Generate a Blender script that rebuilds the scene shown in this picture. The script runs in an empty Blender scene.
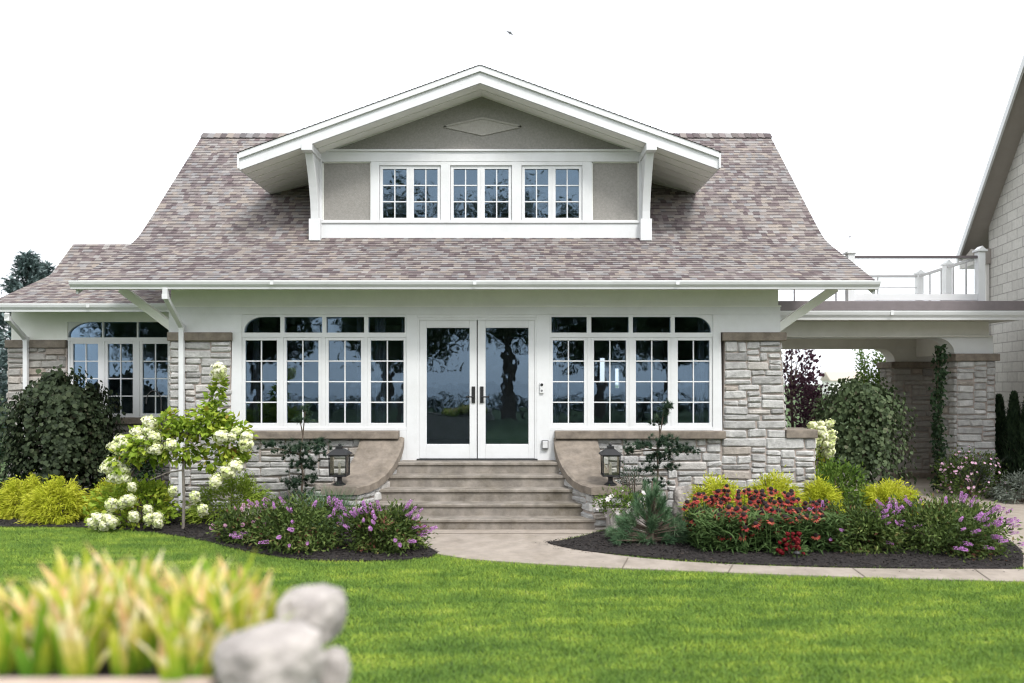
import bpy, bmesh, math, random
import numpy as np
from mathutils import Vector, Matrix
R = math.radians
scene = bpy.context.scene
COL = scene.collection

# ------------------------------------------------------------------ camera
EYE = 1.98
cam_d = bpy.data.cameras.new('camera'); cam = bpy.data.objects.new('camera', cam_d); COL.objects.link(cam)
cam.location = (0, 0, EYE); cam.rotation_euler = (R(90), 0, 0)
cam_d.sensor_width = 36; cam_d.lens = 25.31; cam_d.shift_y = 0.0405
cam_d.clip_start = 0.05; cam_d.clip_end = 3000
cam_d.dof.use_dof = True; cam_d.dof.focus_distance = 10.2; cam_d.dof.aperture_fstop = 0.72
scene.camera = cam
# ------------------------------------------------------------------ sky, sun, exposure
SUN_EL, SUN_AZ = 52, 150           # azimuth clockwise from +Y: behind the camera, a little to the right
w = bpy.data.worlds.new('World'); scene.world = w; w.use_nodes = True
nt = w.node_tree; nt.nodes.clear()
sky = nt.nodes.new('ShaderNodeTexSky'); sky.sky_type = 'NISHITA'; sky.sun_disc = False
sky.sun_elevation = R(SUN_EL); sky.sun_rotation = R(SUN_AZ); sky.air_density = 1.0; sky.dust_density = 4.0; sky.ozone_density = 1.0
hs = nt.nodes.new('ShaderNodeHueSaturation'); hs.inputs['Saturation'].default_value = 0.22
tc = nt.nodes.new('ShaderNodeTexCoord'); mp = nt.nodes.new('ShaderNodeMapping'); mp.inputs['Scale'].default_value = (2, 2, 7)
nz = nt.nodes.new('ShaderNodeTexNoise'); nz.inputs['Scale'].default_value = 1.3; nz.inputs['Detail'].default_value = 5
rmp = nt.nodes.new('ShaderNodeMapRange'); rmp.inputs['From Min'].default_value = .3; rmp.inputs['From Max'].default_value = .7
rmp.inputs['To Min'].default_value = .93; rmp.inputs['To Max'].default_value = 1.1
mx = nt.nodes.new('ShaderNodeMixRGB'); mx.blend_type = 'MULTIPLY'; mx.inputs['Fac'].default_value = 1
bg = nt.nodes.new('ShaderNodeBackground'); bg.inputs['Strength'].default_value = 0.15
wo = nt.nodes.new('ShaderNodeOutputWorld')
L = nt.links.new
L(sky.outputs[0], hs.inputs['Color']); L(tc.outputs['Generated'], mp.inputs[0]); L(mp.outputs[0], nz.inputs['Vector'])
L(nz.outputs[0], rmp.inputs[0]); L(hs.outputs[0], mx.inputs[1]); L(rmp.outputs[0], mx.inputs[2])
cl = nt.nodes.new('ShaderNodeMixRGB'); cl.inputs['Fac'].default_value = 0.8          # high bright overcast
cd = nt.nodes.new('ShaderNodeMixRGB'); cd.blend_type = 'MULTIPLY'; cd.inputs['Fac'].default_value = 1; cd.inputs[1].default_value = (5.9, 6.1, 6.45, 1)
L(rmp.outputs[0], cd.inputs[2]); L(mx.outputs[0], cl.inputs[1]); L(cd.outputs[0], cl.inputs[2]); L(cl.outputs[0], bg.inputs['Color']); L(bg.outputs[0], wo.inputs[0])
sd = bpy.data.lights.new('sun', 'SUN'); so = bpy.data.objects.new('sun', sd); COL.objects.link(so)
sd.energy = 1.35; sd.angle = R(12); sd.color = (1, .975, .94)
_sv = Vector((math.sin(R(SUN_AZ))*math.cos(R(SUN_EL)), math.cos(R(SUN_AZ))*math.cos(R(SUN_EL)), math.sin(R(SUN_EL))))
so.rotation_euler = _sv.to_track_quat('Z', 'Y').to_euler(); so.location = (4, -6, 14)
scene.view_settings.view_transform = 'Standard'; scene.view_settings.look = 'None'
scene.view_settings.gamma = 1; scene.view_settings.use_curve_mapping = False
scene.view_settings.exposure = 1.12
scene.render.engine = 'CYCLES'
scene.cycles.filter_width = 1.15; scene.cycles.max_bounces = 8; scene.cycles.transparent_max_bounces = 12

# ------------------------------------------------------------------ object helpers
class MB:
    """collects geometry; build() links it as ONE mesh object"""
    def __init__(s): s.v=[]; s.f=[]; s.t=[]; s.m=[]; s.uv={}; s.mi=0; s.tint=.5
    def face(s, idx, tint=None, uv=None):
        if uv is not None: s.uv[len(s.f)] = uv
        s.f.append(tuple(idx)); s.t.append(s.tint if tint is None else tint); s.m.append(s.mi)
    def add(s, verts, faces, tint=None):
        o=len(s.v); s.v.extend([tuple(p) for p in verts])
        for f in faces: s.face([o+i for i in f], tint)
    def box(s, x0,x1,y0,y1,z0,z1):
        x0,x1=sorted((x0,x1)); y0,y1=sorted((y0,y1)); z0,z1=sorted((z0,z1))
        s.add([(x0,y0,z0),(x1,y0,z0),(x1,y1,z0),(x0,y1,z0),(x0,y0,z1),(x1,y0,z1),(x1,y1,z1),(x0,y1,z1)],
              [(0,3,2,1),(4,5,6,7),(0,1,5,4),(1,2,6,5),(2,3,7,6),(3,0,4,7)]); return s
    def prism(s, poly, axis, a, b):
        """poly: 2D outline; axis 'y' -> (x,z) swept over y, 'x' -> (y,z) swept over x, 'z' -> (x,y) swept over z"""
        n=len(poly); area=sum(poly[i][0]*poly[(i+1)%n][1]-poly[(i+1)%n][0]*poly[i][1] for i in range(n))
        if area<0: poly=poly[::-1]
        f={'y':lambda p,c:(p[0],c,p[1]),'x':lambda p,c:(c,p[0],p[1]),'z':lambda p,c:(p[0],p[1],c)}[axis]
        if axis=='y': lo,hi=max(a,b),min(a,b)
        else: lo,hi=min(a,b),max(a,b)
        vs=[f(p,lo) for p in poly]+[f(p,hi) for p in poly]
        fs=[tuple(range(n))[::-1],tuple(range(n,2*n))]+[(i,(i+1)%n,n+(i+1)%n,n+i) for i in range(n)]
        s.add(vs,fs); return s
    def tube(s, pts, r, n=8, cap=True):
        pts=[Vector(p) for p in pts]; rs=r if isinstance(r,(list,tuple)) else [r]*len(pts)
        o=len(s.v); up=None
        for i,p in enumerate(pts):
            d=(pts[min(i+1,len(pts)-1)]-pts[max(i-1,0)]).normalized()
            a=d.orthogonal().normalized() if up is None else (up-d*up.dot(d)).normalized()
            up=a; b=d.cross(a)
            for k in range(n):
                an=2*math.pi*k/n; s.v.append(tuple(p+(a*math.cos(an)+b*math.sin(an))*rs[i]))
        for i in range(len(pts)-1):
            for k in range(n):
                s.face((o+i*n+k,o+i*n+(k+1)%n,o+(i+1)*n+(k+1)%n,o+(i+1)*n+k))
        if cap:
            s.face([o+k for k in range(n)][::-1]); s.face([o+(len(pts)-1)*n+k for k in range(n)])
        return s
    def bar(s, a, b, w, h):
        """square section bar from a to b"""
        a=Vector(a); b=Vector(b); d=(b-a).normalized(); ref=Vector((0,0,1)) if abs(d.z)<.95 else Vector((0,1,0))
        sx=d.cross(ref).normalized()*w/2; sy=sx.cross(d).normalized()*h/2
        vs=[p+sx*i+sy*j for p in (a,b) for (i,j) in ((-1,-1),(1,-1),(1,1),(-1,1))]
        s.add(vs,[(3,2,1,0),(4,5,6,7),(0,1,5,4),(1,2,6,5),(2,3,7,6),(3,0,4,7)]); return s
    def lathe(s, c, prof, n=16):
        o=len(s.v)
        for (r,z) in prof:
            for k in range(n): s.v.append((c[0]+r*math.cos(2*math.pi*k/n),c[1]+r*math.sin(2*math.pi*k/n),c[2]+z))
        for i in range(len(prof)-1):
            for k in range(n): s.face((o+i*n+k,o+i*n+(k+1)%n,o+(i+1)*n+(k+1)%n,o+(i+1)*n+k))
        s.face([o+k for k in range(n)][::-1]); s.face([o+(len(prof)-1)*n+k for k in range(n)]); return s
    def build(s, name, mats, parent=None, local=False, bevel=0, smooth=False):
        mats=mats if isinstance(mats,(list,tuple)) else [mats]
        off=Vector((0,0,0))
        if parent is not None and not local:
            p=parent
            while p is not None: off+=Vector(p.location); p=p.parent
        me=bpy.data.meshes.new(name); me.from_pydata([tuple(Vector(v)-off) for v in s.v],[],s.f)
        for m in mats: me.materials.append(m)
        a=me.attributes.new('tint','FLOAT','FACE'); a.data.foreach_set('value',s.t)
        me.polygons.foreach_set('material_index',s.m)
        if smooth: me.polygons.foreach_set('use_smooth',[True]*len(s.f))
        if s.uv:
            ul=me.uv_layers.new(name='UVMap')
            for pi,uv in s.uv.items():
                for li,c in zip(me.polygons[pi].loop_indices,uv): ul.data[li].uv=c
        me.update()
        o=bpy.data.objects.new(name,me); COL.objects.link(o)
        if parent is not None: o.parent=parent
        if bevel:
            b=o.modifiers.new('bevel','BEVEL'); b.width=bevel; b.segments=2; b.limit_method='ANGLE'
        return o
def tag(o,label=None,cat=None,group=None,kind=None):
    if label: o['label']=label
    if cat: o['category']=cat
    if group: o['group']=group
    if kind: o['kind']=kind
    return o
def thing(name,label,cat,loc=(0,0,0),group=None,rotz=0):
    o=bpy.data.objects.new(name,None); COL.objects.link(o); o.location=loc; o.rotation_euler=(0,0,rotz)
    o.empty_display_size=.2
    return tag(o,label,cat,group)
def dup(o,parent=None):
    c=o.copy(); COL.objects.link(c)
    if parent is not None: c.parent=parent
    return c

# survey of the place: distances along +Y from the camera, sizes measured at that distance (720 px of focal length)
F=720.; HZ=383.; CX=512.
def X(px,Y): return (px-CX)*Y/F
def Z(py,Y): return EYE+(HZ-py)*Y/F
def G(px,py):
    Y=F*EYE/(py-HZ); return (X(px,Y),Y)

# ------------------------------------------------------------------ materials
def mat(name): 
    m=bpy.data.materials.new(name); m.use_nodes=True; t=m.node_tree; t.nodes.clear()
    o=t.nodes.new('ShaderNodeOutputMaterial'); b=t.nodes.new('ShaderNodeBsdfPrincipled'); t.links.new(b.outputs[0],o.inputs[0])
    return m,t,b,o
def N(t,k,**kw):
    n=t.nodes.new(k)
    for a,v in kw.items(): 
        if a in n.inputs.keys(): n.inputs[a].default_value=v
        else: setattr(n,a,v)
    return n
def ramp(t,stops,interp='LINEAR'):
    n=t.nodes.new('ShaderNodeValToRGB'); e=n.color_ramp; e.interpolation=interp
    while len(e.elements)<len(stops): e.elements.new(.5)
    for q,(p,c) in zip(e.elements,stops): q.position=p; q.color=(*c,1)
    return n
def plain(name,col,rough=.6,var=.06,scale=6,bump=.0,bscale=60,metal=0,dirt=0):
    m,t,b,o=mat(name); l=t.links.new
    tc=N(t,'ShaderNodeTexCoord'); nz=N(t,'ShaderNodeTexNoise',Scale=scale,Detail=6.,Roughness=.65); l(tc.outputs['Object'],nz.inputs['Vector'])
    rp=ramp(t,[(.3,tuple(c*(1-var) for c in col)),(.7,tuple(min(1,c*(1+var)) for c in col))]); l(nz.outputs[0],rp.inputs[0])
    out=rp.outputs[0]
    if dirt:
        n2=N(t,'ShaderNodeTexNoise',Scale=1.7,Detail=8.,Roughness=.75); l(tc.outputs['Object'],n2.inputs['Vector'])
        r2=ramp(t,[(.45,(1,1,1)),(.75,(1-dirt,1-dirt*1.05,1-dirt*1.2))]); l(n2.outputs[0],r2.inputs[0])
        mm=N(t,'ShaderNodeMixRGB',blend_type='MULTIPLY',Fac=1.); l(out,mm.inputs[1]); l(r2.outputs[0],mm.inputs[2]); out=mm.outputs[0]
    l(out,b.inputs['Base Color']); b.inputs['Roughness'].default_value=rough; b.inputs['Metallic'].default_value=metal
    if bump:
        n3=N(t,'ShaderNodeTexNoise',Scale=bscale,Detail=4.); l(tc.outputs['Object'],n3.inputs['Vector'])
        bp=N(t,'ShaderNodeBump',Strength=bump,Distance=.01); l(n3.outputs[0],bp.inputs['Height']); l(bp.outputs[0],b.inputs['Normal'])
    return m
def tinted(name,stops,rough=.8,bump=.3,bscale=40,noise=.25,nscale=14):
    """per-face tint picks the colour (one value per stone), fine noise varies it"""
    m,t,b,o=mat(name); l=t.links.new
    at=N(t,'ShaderNodeAttribute',attribute_name='tint'); rp=ramp(t,stops); l(at.outputs['Fac'],rp.inputs[0])
    tc=N(t,'ShaderNodeTexCoord'); nz=N(t,'ShaderNodeTexNoise',Scale=nscale,Detail=8.,Roughness=.7); l(tc.outputs['Object'],nz.inputs['Vector'])
    r2=ramp(t,[(.3,(1-noise,)*3),(.7,(1+noise*.5,)*3)]); l(nz.outputs[0],r2.inputs[0])
    mm=N(t,'ShaderNodeMixRGB',blend_type='MULTIPLY',Fac=1.); l(rp.outputs[0],mm.inputs[1]); l(r2.outputs[0],mm.inputs[2]); l(mm.outputs[0],b.inputs['Base Color'])
    b.inputs['Roughness'].default_value=rough
    n3=N(t,'ShaderNodeTexNoise',Scale=bscale,Detail=6.,Roughness=.7); l(tc.outputs['Object'],n3.inputs['Vector'])
    bp=N(t,'ShaderNodeBump',Strength=bump,Distance=.02); l(n3.outputs[0],bp.inputs['Height']); l(bp.outputs[0],b.inputs['Normal'])
    return m
def leafmat(name,stops,rough=.65,trans=.3,spec=.15):
    m,t,b,o=mat(name); l=t.links.new
    at=N(t,'ShaderNodeAttribute',attribute_name='tint'); rp=ramp(t,stops); l(at.outputs['Fac'],rp.inputs[0]); l(rp.outputs[0],b.inputs['Base Color'])
    b.inputs['Roughness'].default_value=max(rough,.6); b.inputs['Specular IOR Level'].default_value=min(spec,.15)
    if trans:
        tr=N(t,'ShaderNodeBsdfTranslucent'); l(rp.outputs[0],tr.inputs[0]); mi=N(t,'ShaderNodeMixShader',Fac=trans)
        l(b.outputs[0],mi.inputs[1]); l(tr.outputs[0],mi.inputs[2]); l(mi.outputs[0],o.inputs[0])
    return m
M={}
M['white']=plain('white_paint',(.645,.65,.655),.5,.03,3,.08,25,dirt=.10)
M['cream']=plain('cream_paint',(.80,.80,.75),.55,.03,3,.08,30,dirt=.08)
M['stucco']=plain('taupe_stucco',(.265,.252,.232),.9,.14,30,.7,90)
M['beam']=plain('beige_painted_beam',(.66,.64,.60),.6,.04,4,.06,30,dirt=.1)
M['soffit']=plain('white_soffit_boards',(.80,.79,.75),.6,.04,5,.05,30,dirt=.05)
M['brownstone']=plain('brown_cast_stone',(.20,.168,.137),.88,.32,7,.4,45,dirt=.4)
M['concrete']=plain('weathered_concrete_steps',(.225,.200,.172),.88,.3,5,.4,60,dirt=.6)
M['mortar']=plain('tan_mortar',(.34,.29,.26),.95,.12,20,.4,90)
M['black']=plain('black_metal',(.010,.010,.011),.5,.1,10)
M['grey']=plain('grey_metal_box',(.17,.17,.175),.4,.08,10)
M['darkbrown']=plain('dark_bronze_edge',(.17,.145,.15),.5,.1,8)
M['railcap']=plain('dark_rail',(.09,.075,.08),.5,.1,8)
M['inside']=plain('dim_interior_wall',(.40,.37,.345),.8,.1,4)
M['curtain']=plain('grey_curtain',(.42,.40,.42),.9,.15,14)
M['bark']=plain('brown_bark',(.10,.075,.055),.9,.3,20,.6,40)
M['greybark']=plain('grey_bark',(.17,.15,.13),.9,.3,20,.6,40)
M['stone']=tinted('grey_limestone',[(0,(.25,.243,.235)),(.3,(.36,.352,.34)),(.65,(.45,.442,.428)),(.93,(.54,.53,.51)),(1,(.38,.34,.30))],.92,1.,16,.36,9)
M['stone2']=tinted('shaded_brown_limestone',[(0,(.22,.21,.195)),(.4,(.31,.295,.275)),(.8,(.38,.36,.33)),(1,(.31,.265,.225))],.88,.65,22,.26,16)  # darker limestone copy, shade of the wing and rear pillar mixed into its colour
M['rock']=tinted('pale_boulder',[(0,(.36,.315,.28)),(1,(.47,.435,.41))],.92,1.,10,.6,5)
def glass_mat():
    m,t,b,o=mat('window_glass'); l=t.links.new; t.nodes.remove(b)
    tr=N(t,'ShaderNodeBsdfTransparent'); tr.inputs[0].default_value=(.76,.82,.86,1)
    gl=N(t,'ShaderNodeBsdfGlossy',Roughness=.004); gl.inputs[0].default_value=(.60,.80,1,1)
    fr=N(t,'ShaderNodeFresnel',IOR=1.85)
    tc=N(t,'ShaderNodeTexCoord'); nz=N(t,'ShaderNodeTexNoise',Scale=2.6,Detail=2.); l(tc.outputs['Object'],nz.inputs['Vector'])
    bp=N(t,'ShaderNodeBump',Strength=.12,Distance=.02); l(nz.outputs[0],bp.inputs['Height']); l(bp.outputs[0],gl.inputs['Normal'])
    mi=N(t,'ShaderNodeMixShader'); l(fr.outputs[0],mi.inputs[0]); l(tr.outputs[0],mi.inputs[1]); l(gl.outputs[0],mi.inputs[2]); l(mi.outputs[0],o.inputs[0]); return m
M['glass']=glass_mat()
def clear_mat():
    m,t,b,o=mat('lantern_glass'); l=t.links.new; t.nodes.remove(b)
    tr=N(t,'ShaderNodeBsdfTransparent'); tr.inputs[0].default_value=(.97,.97,.96,1)
    gl=N(t,'ShaderNodeBsdfGlossy',Roughness=.05); fr=N(t,'ShaderNodeFresnel',IOR=1.5)
    mi=N(t,'ShaderNodeMixShader'); l(fr.outputs[0],mi.inputs[0]); l(tr.outputs[0],mi.inputs[1]); l(gl.outputs[0],mi.inputs[2]); l(mi.outputs[0],o.inputs[0]); return m
M['clear']=clear_mat()
def shingle_mat():
    m,t,b,o=mat('asphalt_shingles'); l=t.links.new
    uv=N(t,'ShaderNodeUVMap'); sx=N(t,'ShaderNodeSeparateXYZ'); l(uv.outputs[0],sx.inputs[0])
    def mth(op,a,bv=None):
        n=N(t,'ShaderNodeMath',operation=op)
        for i,q in enumerate((a,bv)):
            if q is None: continue
            if isinstance(q,(int,float)): n.inputs[i].default_value=q
            else: l(q,n.inputs[i])
        return n.outputs[0]
    row=mth('FLOOR',mth('ADD',mth('DIVIDE',sx.outputs[1],.095),.001))
    wn=N(t,'ShaderNodeTexWhiteNoise',noise_dimensions='1D'); l(row,wn.inputs['W'])
    uu=mth('ADD',sx.outputs[0],mth('MULTIPLY',wn.outputs['Value'],7.3))
    wob=N(t,'ShaderNodeTexNoise',noise_dimensions='1D',Scale=2.3,Detail=1.); l(mth('ADD',uu,mth('MULTIPLY',row,13.7)),wob.inputs['W'])
    colu=mth('FLOOR',mth('DIVIDE',mth('ADD',uu,mth('MULTIPLY',wob.outputs[0],.12)),.105))
    cv=N(t,'ShaderNodeCombineXYZ'); l(colu,cv.inputs[0]); l(row,cv.inputs[1])
    w2=N(t,'ShaderNodeTexWhiteNoise',noise_dimensions='2D'); l(cv.outputs[0],w2.inputs['Vector'])
    rp=ramp(t,[(0,(.105,.083,.085)),(.16,(.155,.128,.127)),(.36,(.205,.182,.172)),(.56,(.265,.230,.20)),(.74,(.205,.200,.202)),(.9,(.275,.258,.245)),(1,(.15,.118,.12))]); l(w2.outputs['Value'],rp.inputs[0])
    # printed shadow band: tab-edge shadow put into the colour at most tabs' feet
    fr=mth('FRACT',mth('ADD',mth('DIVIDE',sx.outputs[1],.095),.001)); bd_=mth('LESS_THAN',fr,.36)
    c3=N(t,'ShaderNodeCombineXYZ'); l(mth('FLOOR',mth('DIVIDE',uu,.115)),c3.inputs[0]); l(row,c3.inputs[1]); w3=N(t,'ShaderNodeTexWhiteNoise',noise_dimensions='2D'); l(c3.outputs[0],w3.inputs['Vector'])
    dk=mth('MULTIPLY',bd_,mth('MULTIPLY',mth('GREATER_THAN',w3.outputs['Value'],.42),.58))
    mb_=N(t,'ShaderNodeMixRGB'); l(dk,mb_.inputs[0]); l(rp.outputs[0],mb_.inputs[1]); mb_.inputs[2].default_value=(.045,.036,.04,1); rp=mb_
    tc=N(t,'ShaderNodeTexCoord'); nz=N(t,'ShaderNodeTexNoise',Scale=120.,Detail=3.); l(tc.outputs['Object'],nz.inputs['Vector'])
    n4=N(t,'ShaderNodeTexNoise',Scale=.7,Detail=4.); l(tc.outputs['Object'],n4.inputs['Vector'])
    r2=ramp(t,[(.3,(.75,)*3),(.7,(1.2,)*3)]); l(nz.outputs[0],r2.inputs[0])
    r4=ramp(t,[(.3,(.88,.88,.9)),(.7,(1.08,1.06,1.04))]); l(n4.outputs[0],r4.inputs[0])
    mm=N(t,'ShaderNodeMixRGB',blend_type='MULTIPLY',Fac=1.); l(rp.outputs[0],mm.inputs[1]); l(r2.outputs[0],mm.inputs[2])
    m5=N(t,'ShaderNodeMixRGB',blend_type='MULTIPLY',Fac=1.); l(mm.outputs[0],m5.inputs[1]); l(r4.outputs[0],m5.inputs[2]); l(m5.outputs[0],b.inputs['Base Color'])
    b.inputs['Roughness'].default_value=.95; b.inputs['Specular IOR Level'].default_value=.2
    return m
M['shingle']=shingle_mat()
def brick_mat():
    m,t,b,o=mat('beige_block_siding'); l=t.links.new
    tc=N(t,'ShaderNodeTexCoord'); sx=N(t,'ShaderNodeSeparateXYZ'); l(tc.outputs['Object'],sx.inputs[0]); cv=N(t,'ShaderNodeCombineXYZ')
    ad=N(t,'ShaderNodeMath',operation='ADD'); l(sx.outputs[0],ad.inputs[0]); l(sx.outputs[1],ad.inputs[1]); l(ad.outputs[0],cv.inputs[0]); l(sx.outputs[2],cv.inputs[1])
    br=N(t,'ShaderNodeTexBrick'); br.inputs['Scale'].default_value=1; br.inputs['Brick Width'].default_value=.42; br.inputs['Row Height'].default_value=.2
    br.inputs['Mortar Size'].default_value=.009; br.inputs['Color1'].default_value=(.50,.48,.44,1); br.inputs['Color2'].default_value=(.43,.41,.375,1); br.inputs['Mortar'].default_value=(.27,.255,.235,1)
    l(cv.outputs[0],br.inputs['Vector']); nz=N(t,'ShaderNodeTexNoise',Scale=14.,Detail=6.); l(tc.outputs['Object'],nz.inputs['Vector'])
    r2=ramp(t,[(.3,(.9,)*3),(.7,(1.08,)*3)]); l(nz.outputs[0],r2.inputs[0])
    mm=N(t,'ShaderNodeMixRGB',blend_type='MULTIPLY',Fac=1.); l(br.outputs[0],mm.inputs[1]); l(r2.outputs[0],mm.inputs[2]); l(mm.outputs[0],b.inputs['Base Color'])
    bp=N(t,'ShaderNodeBump',Strength=.7,Distance=.012); bp.invert=True; l(br.outputs['Fac'],bp.inputs['Height']); l(bp.outputs[0],b.inputs['Normal']); b.inputs['Roughness'].default_value=.85
    return m
M['block']=brick_mat()

# ------------------------------------------------------------------ stone walling (random coursed rubble, real stones)
def ashlar(wd,ht,rng,ux=.075,uy=.044):
    nx=max(2,round(wd/ux)); ny=max(2,round(ht/uy)); ux=wd/nx; uy=ht/ny
    occ=np.zeros((ny,nx),bool); out=[]
    for j in range(ny):
        for i in range(nx):
            if occ[j,i]: continue
            run=0
            while i+run<nx and not occ[j,i+run]: run+=1
            hh=rng.choice([2,2,2,2,3,3,3,3]); ww=rng.choice([3,3,4,4,5,5,6,7,8])
            if hh==1: ww=max(ww,4)
            if hh==4: ww=max(3,min(ww,6))
            hh=min(hh,ny-j)
            if ny-j-hh==1: hh+=1 if hh<4 else 0
            ww=min(ww,run)
            if run-ww==1: ww+=1
            occ[j:j+hh,i:i+ww]=True
            out.append((i*ux,(i+ww)*ux,j*uy,(j+hh)*uy))
    return out
def stones(mb,wd,ht,mapf,seed,top=None,g=.007,relief=.024,ux=.075,uy=.044):
    rng=random.Random(seed)
    for (u0,u1,v0,v1) in ashlar(wd,ht,rng,ux,uy):
        if top is not None:
            tu=min(top(u0),top(u1)); tm=top((u0+u1)/2)
            if v0>tm-.02: continue
        tint=min(1,max(0,rng.gauss(.58,.2))); tint=1. if rng.random()<.02 else tint
        nx,ny=5,4; d0=rng.uniform(.0,.010); o=len(mb.v); jit=[rng.uniform(-.015,.015) for _ in range(4)]
        ea=min(.3,.022/(u1-u0)); eb=min(.36,.020/(v1-v0)); A_=(0,ea,rng.uniform(.4,.6),1-ea,1); B_=(0,eb,1-eb,1)
        tilt=rng.uniform(-.010,.010); tilv=rng.uniform(-.010,.008)
        for j in range(ny):
            for i in range(nx):
                a=A_[i]; b=B_[j]
                u=u0+g+jit[0]*b+(u1-u0-2*g+jit[1])*a; v=v0+g+jit[2]*a+(v1-v0-2*g+jit[3]*.6)*b
                ei=i in(0,nx-1); ej=j in(0,ny-1)
                if ei and ej: u+=(.013 if i==0 else -.013)*rng.uniform(.3,1.3); v+=(.011 if j==0 else -.011)*rng.uniform(.2,1.3)
                elif ej: v+=rng.uniform(-.008,.008)
                elif ei: u+=rng.uniform(-.005,.005)
                d=.002+d0 if (ei or ej) else d0+relief+rng.uniform(-.007,.009)+tilt*(a-.5)+tilv*(b-.5)
                if top is not None: v=min(v,top(u))
                mb.v.append(tuple(mapf(u,v,d)))
        for j in range(ny-1):
            for i in range(nx-1): mb.face((o+j*nx+i,o+j*nx+i+1,o+(j+1)*nx+i+1,o+(j+1)*nx+i),tint)
        ring=[(i,0) for i in range(nx)]+[(nx-1,j) for j in range(1,ny)]+[(i,ny-1) for i in range(nx-2,-1,-1)]+[(0,j) for j in range(ny-2,0,-1)]
        q=len(mb.v)
        for (i,j) in ring:
            p=mb.v[o+j*nx+i]; u=u0+g+(u1-u0-2*g)*A_[i]; v=v0+g+(v1-v0-2*g)*B_[j]
            if top is not None: v=min(v,top(u))
            mb.v.append(tuple(mapf(u,v,-.02)))
        n=len(ring)
        for k in range(n):
            k2=(k+1)%n; a=o+ring[k][1]*nx+ring[k][0]; b=o+ring[k2][1]*nx+ring[k2][0]
            mb.face((q+k,q+k2,b,a),tint)
def stone_wall(name,parent,x0,x1,y,z0,z1,seed,depth=.2,m='stone',x1top=None,x0top=None,sides=''):
    """flat wall facing -Y with its stones, mortar behind; sides 'l'/'r' also dress the ends"""
    mb=MB(); mb.mi=0; W_=x1-x0; H_=z1-z0
    xt1=x1 if x1top is None else x1top; xt0=x0 if x0top is None else x0top
    def mf(u,v,d):
        b=v/H_; l=x0+(xt0-x0)*b; r=x1+(xt1-x1)*b; return (l+(r-l)*u/W_, y-d, z0+v)
    stones(mb,W_,H_,mf,seed)
    if 'r' in sides: stones(mb,depth,H_,lambda u,v,d:(x1+(xt1-x1)*v/H_+d,y+u,z0+v),seed+7)
    if 'l' in sides: stones(mb,depth,H_,lambda u,v,d:(x0+(xt0-x0)*v/H_-d,y+depth-u,z0+v),seed+9)
    mb.mi=1; mb.prism([(x0,z0),(x1,z0),(xt1,z1),(xt0,z1)],'y',y,y+depth)
    return mb.build(name,[M[m],M['mortar']],parent)

# ================================================================== GROUND
def poly_px(pts): return [G(*p) for p in pts]
def smooth(poly,n=2):
    for _ in range(n):
        q=[]
        for i in range(len(poly)):
            a=poly[i]; b=poly[(i+1)%len(poly)]
            q+= [(a[0]*.75+b[0]*.25,a[1]*.75+b[1]*.25),(a[0]*.25+b[0]*.75,a[1]*.25+b[1]*.75)]
        poly=q
    return poly
def inside(poly,x,y):
    r=np.zeros(len(x),bool); n=len(poly); j=n-1
    for i in range(n):
        xi,yi=poly[i]; xj,yj=poly[j]
        c=((yi>y)!=(yj>y))&(x<(xj-xi)*(y-yi)/((yj-yi) or 1e-9)+xi); r^=c; j=i
    return r
def lawn_mat(name,c1,c2,c3):
    m,t,b,o=mat(name); l=t.links.new
    tc=N(t,'ShaderNodeTexCoord'); nz=N(t,'ShaderNodeTexNoise',Scale=1.1,Detail=6.,Roughness=.7); l(tc.outputs['Object'],nz.inputs['Vector'])
    rp=ramp(t,[(.3,c1),(.5,c2),(.72,c3)]); l(nz.outputs[0],rp.inputs[0]); l(rp.outputs[0],b.inputs['Base Color']); b.inputs['Roughness'].default_value=.9
    n3=N(t,'ShaderNodeTexNoise',Scale=70.,Detail=4.); l(tc.outputs['Object'],n3.inputs['Vector'])
    bp=N(t,'ShaderNodeBump',Strength=.8,Distance=.04); l(n3.outputs[0],bp.inputs['Height']); l(bp.outputs[0],b.inputs['Normal']); return m
M['lawn']=lawn_mat('lawn_soil',(.035,.065,.015),(.05,.095,.02),(.08,.115,.03))
M['path']=plain('pale_concrete_path',(.30,.258,.218),.9,.16,5,.3,80,dirt=.3)
M['drive']=plain('driveway_concrete',(.32,.275,.23),.9,.16,4,.3,80,dirt=.3)
M['mulch']=plain('dark_mulch',(.017,.013,.012),.95,.4,30,1.,60)
M['chip']=tinted('mulch_bits',[(0,(.010,.008,.0075)),(.6,(.022,.017,.015)),(.9,(.05,.036,.028)),(1,(.15,.105,.068))],.95,.2,60,.2)

g=MB(); g.add([(-900,-900,0),(900,-900,0),(900,900,0),(-900,900,0)],[(0,1,2,3)])
tag(g.build('lawn',M['lawn']),kind='structure')
def water_mat():
    m,t,b,o=mat('lake_water'); l=t.links.new
    b.inputs['Base Color'].default_value=(.05,.085,.12,1); b.inputs['Roughness'].default_value=.12
    tc=N(t,'ShaderNodeTexCoord'); nz=N(t,'ShaderNodeTexNoise',Scale=.8,Detail=5.); l(tc.outputs['Object'],nz.inputs['Vector'])
    bp=N(t,'ShaderNodeBump',Strength=.5,Distance=.3); l(nz.outputs[0],bp.inputs['Height']); l(bp.outputs[0],b.inputs['Normal']); return m
g=MB(); g.box(-850,850,-880,-30,.004,.02); tag(g.build('lake',water_mat()),kind='structure')

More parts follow.
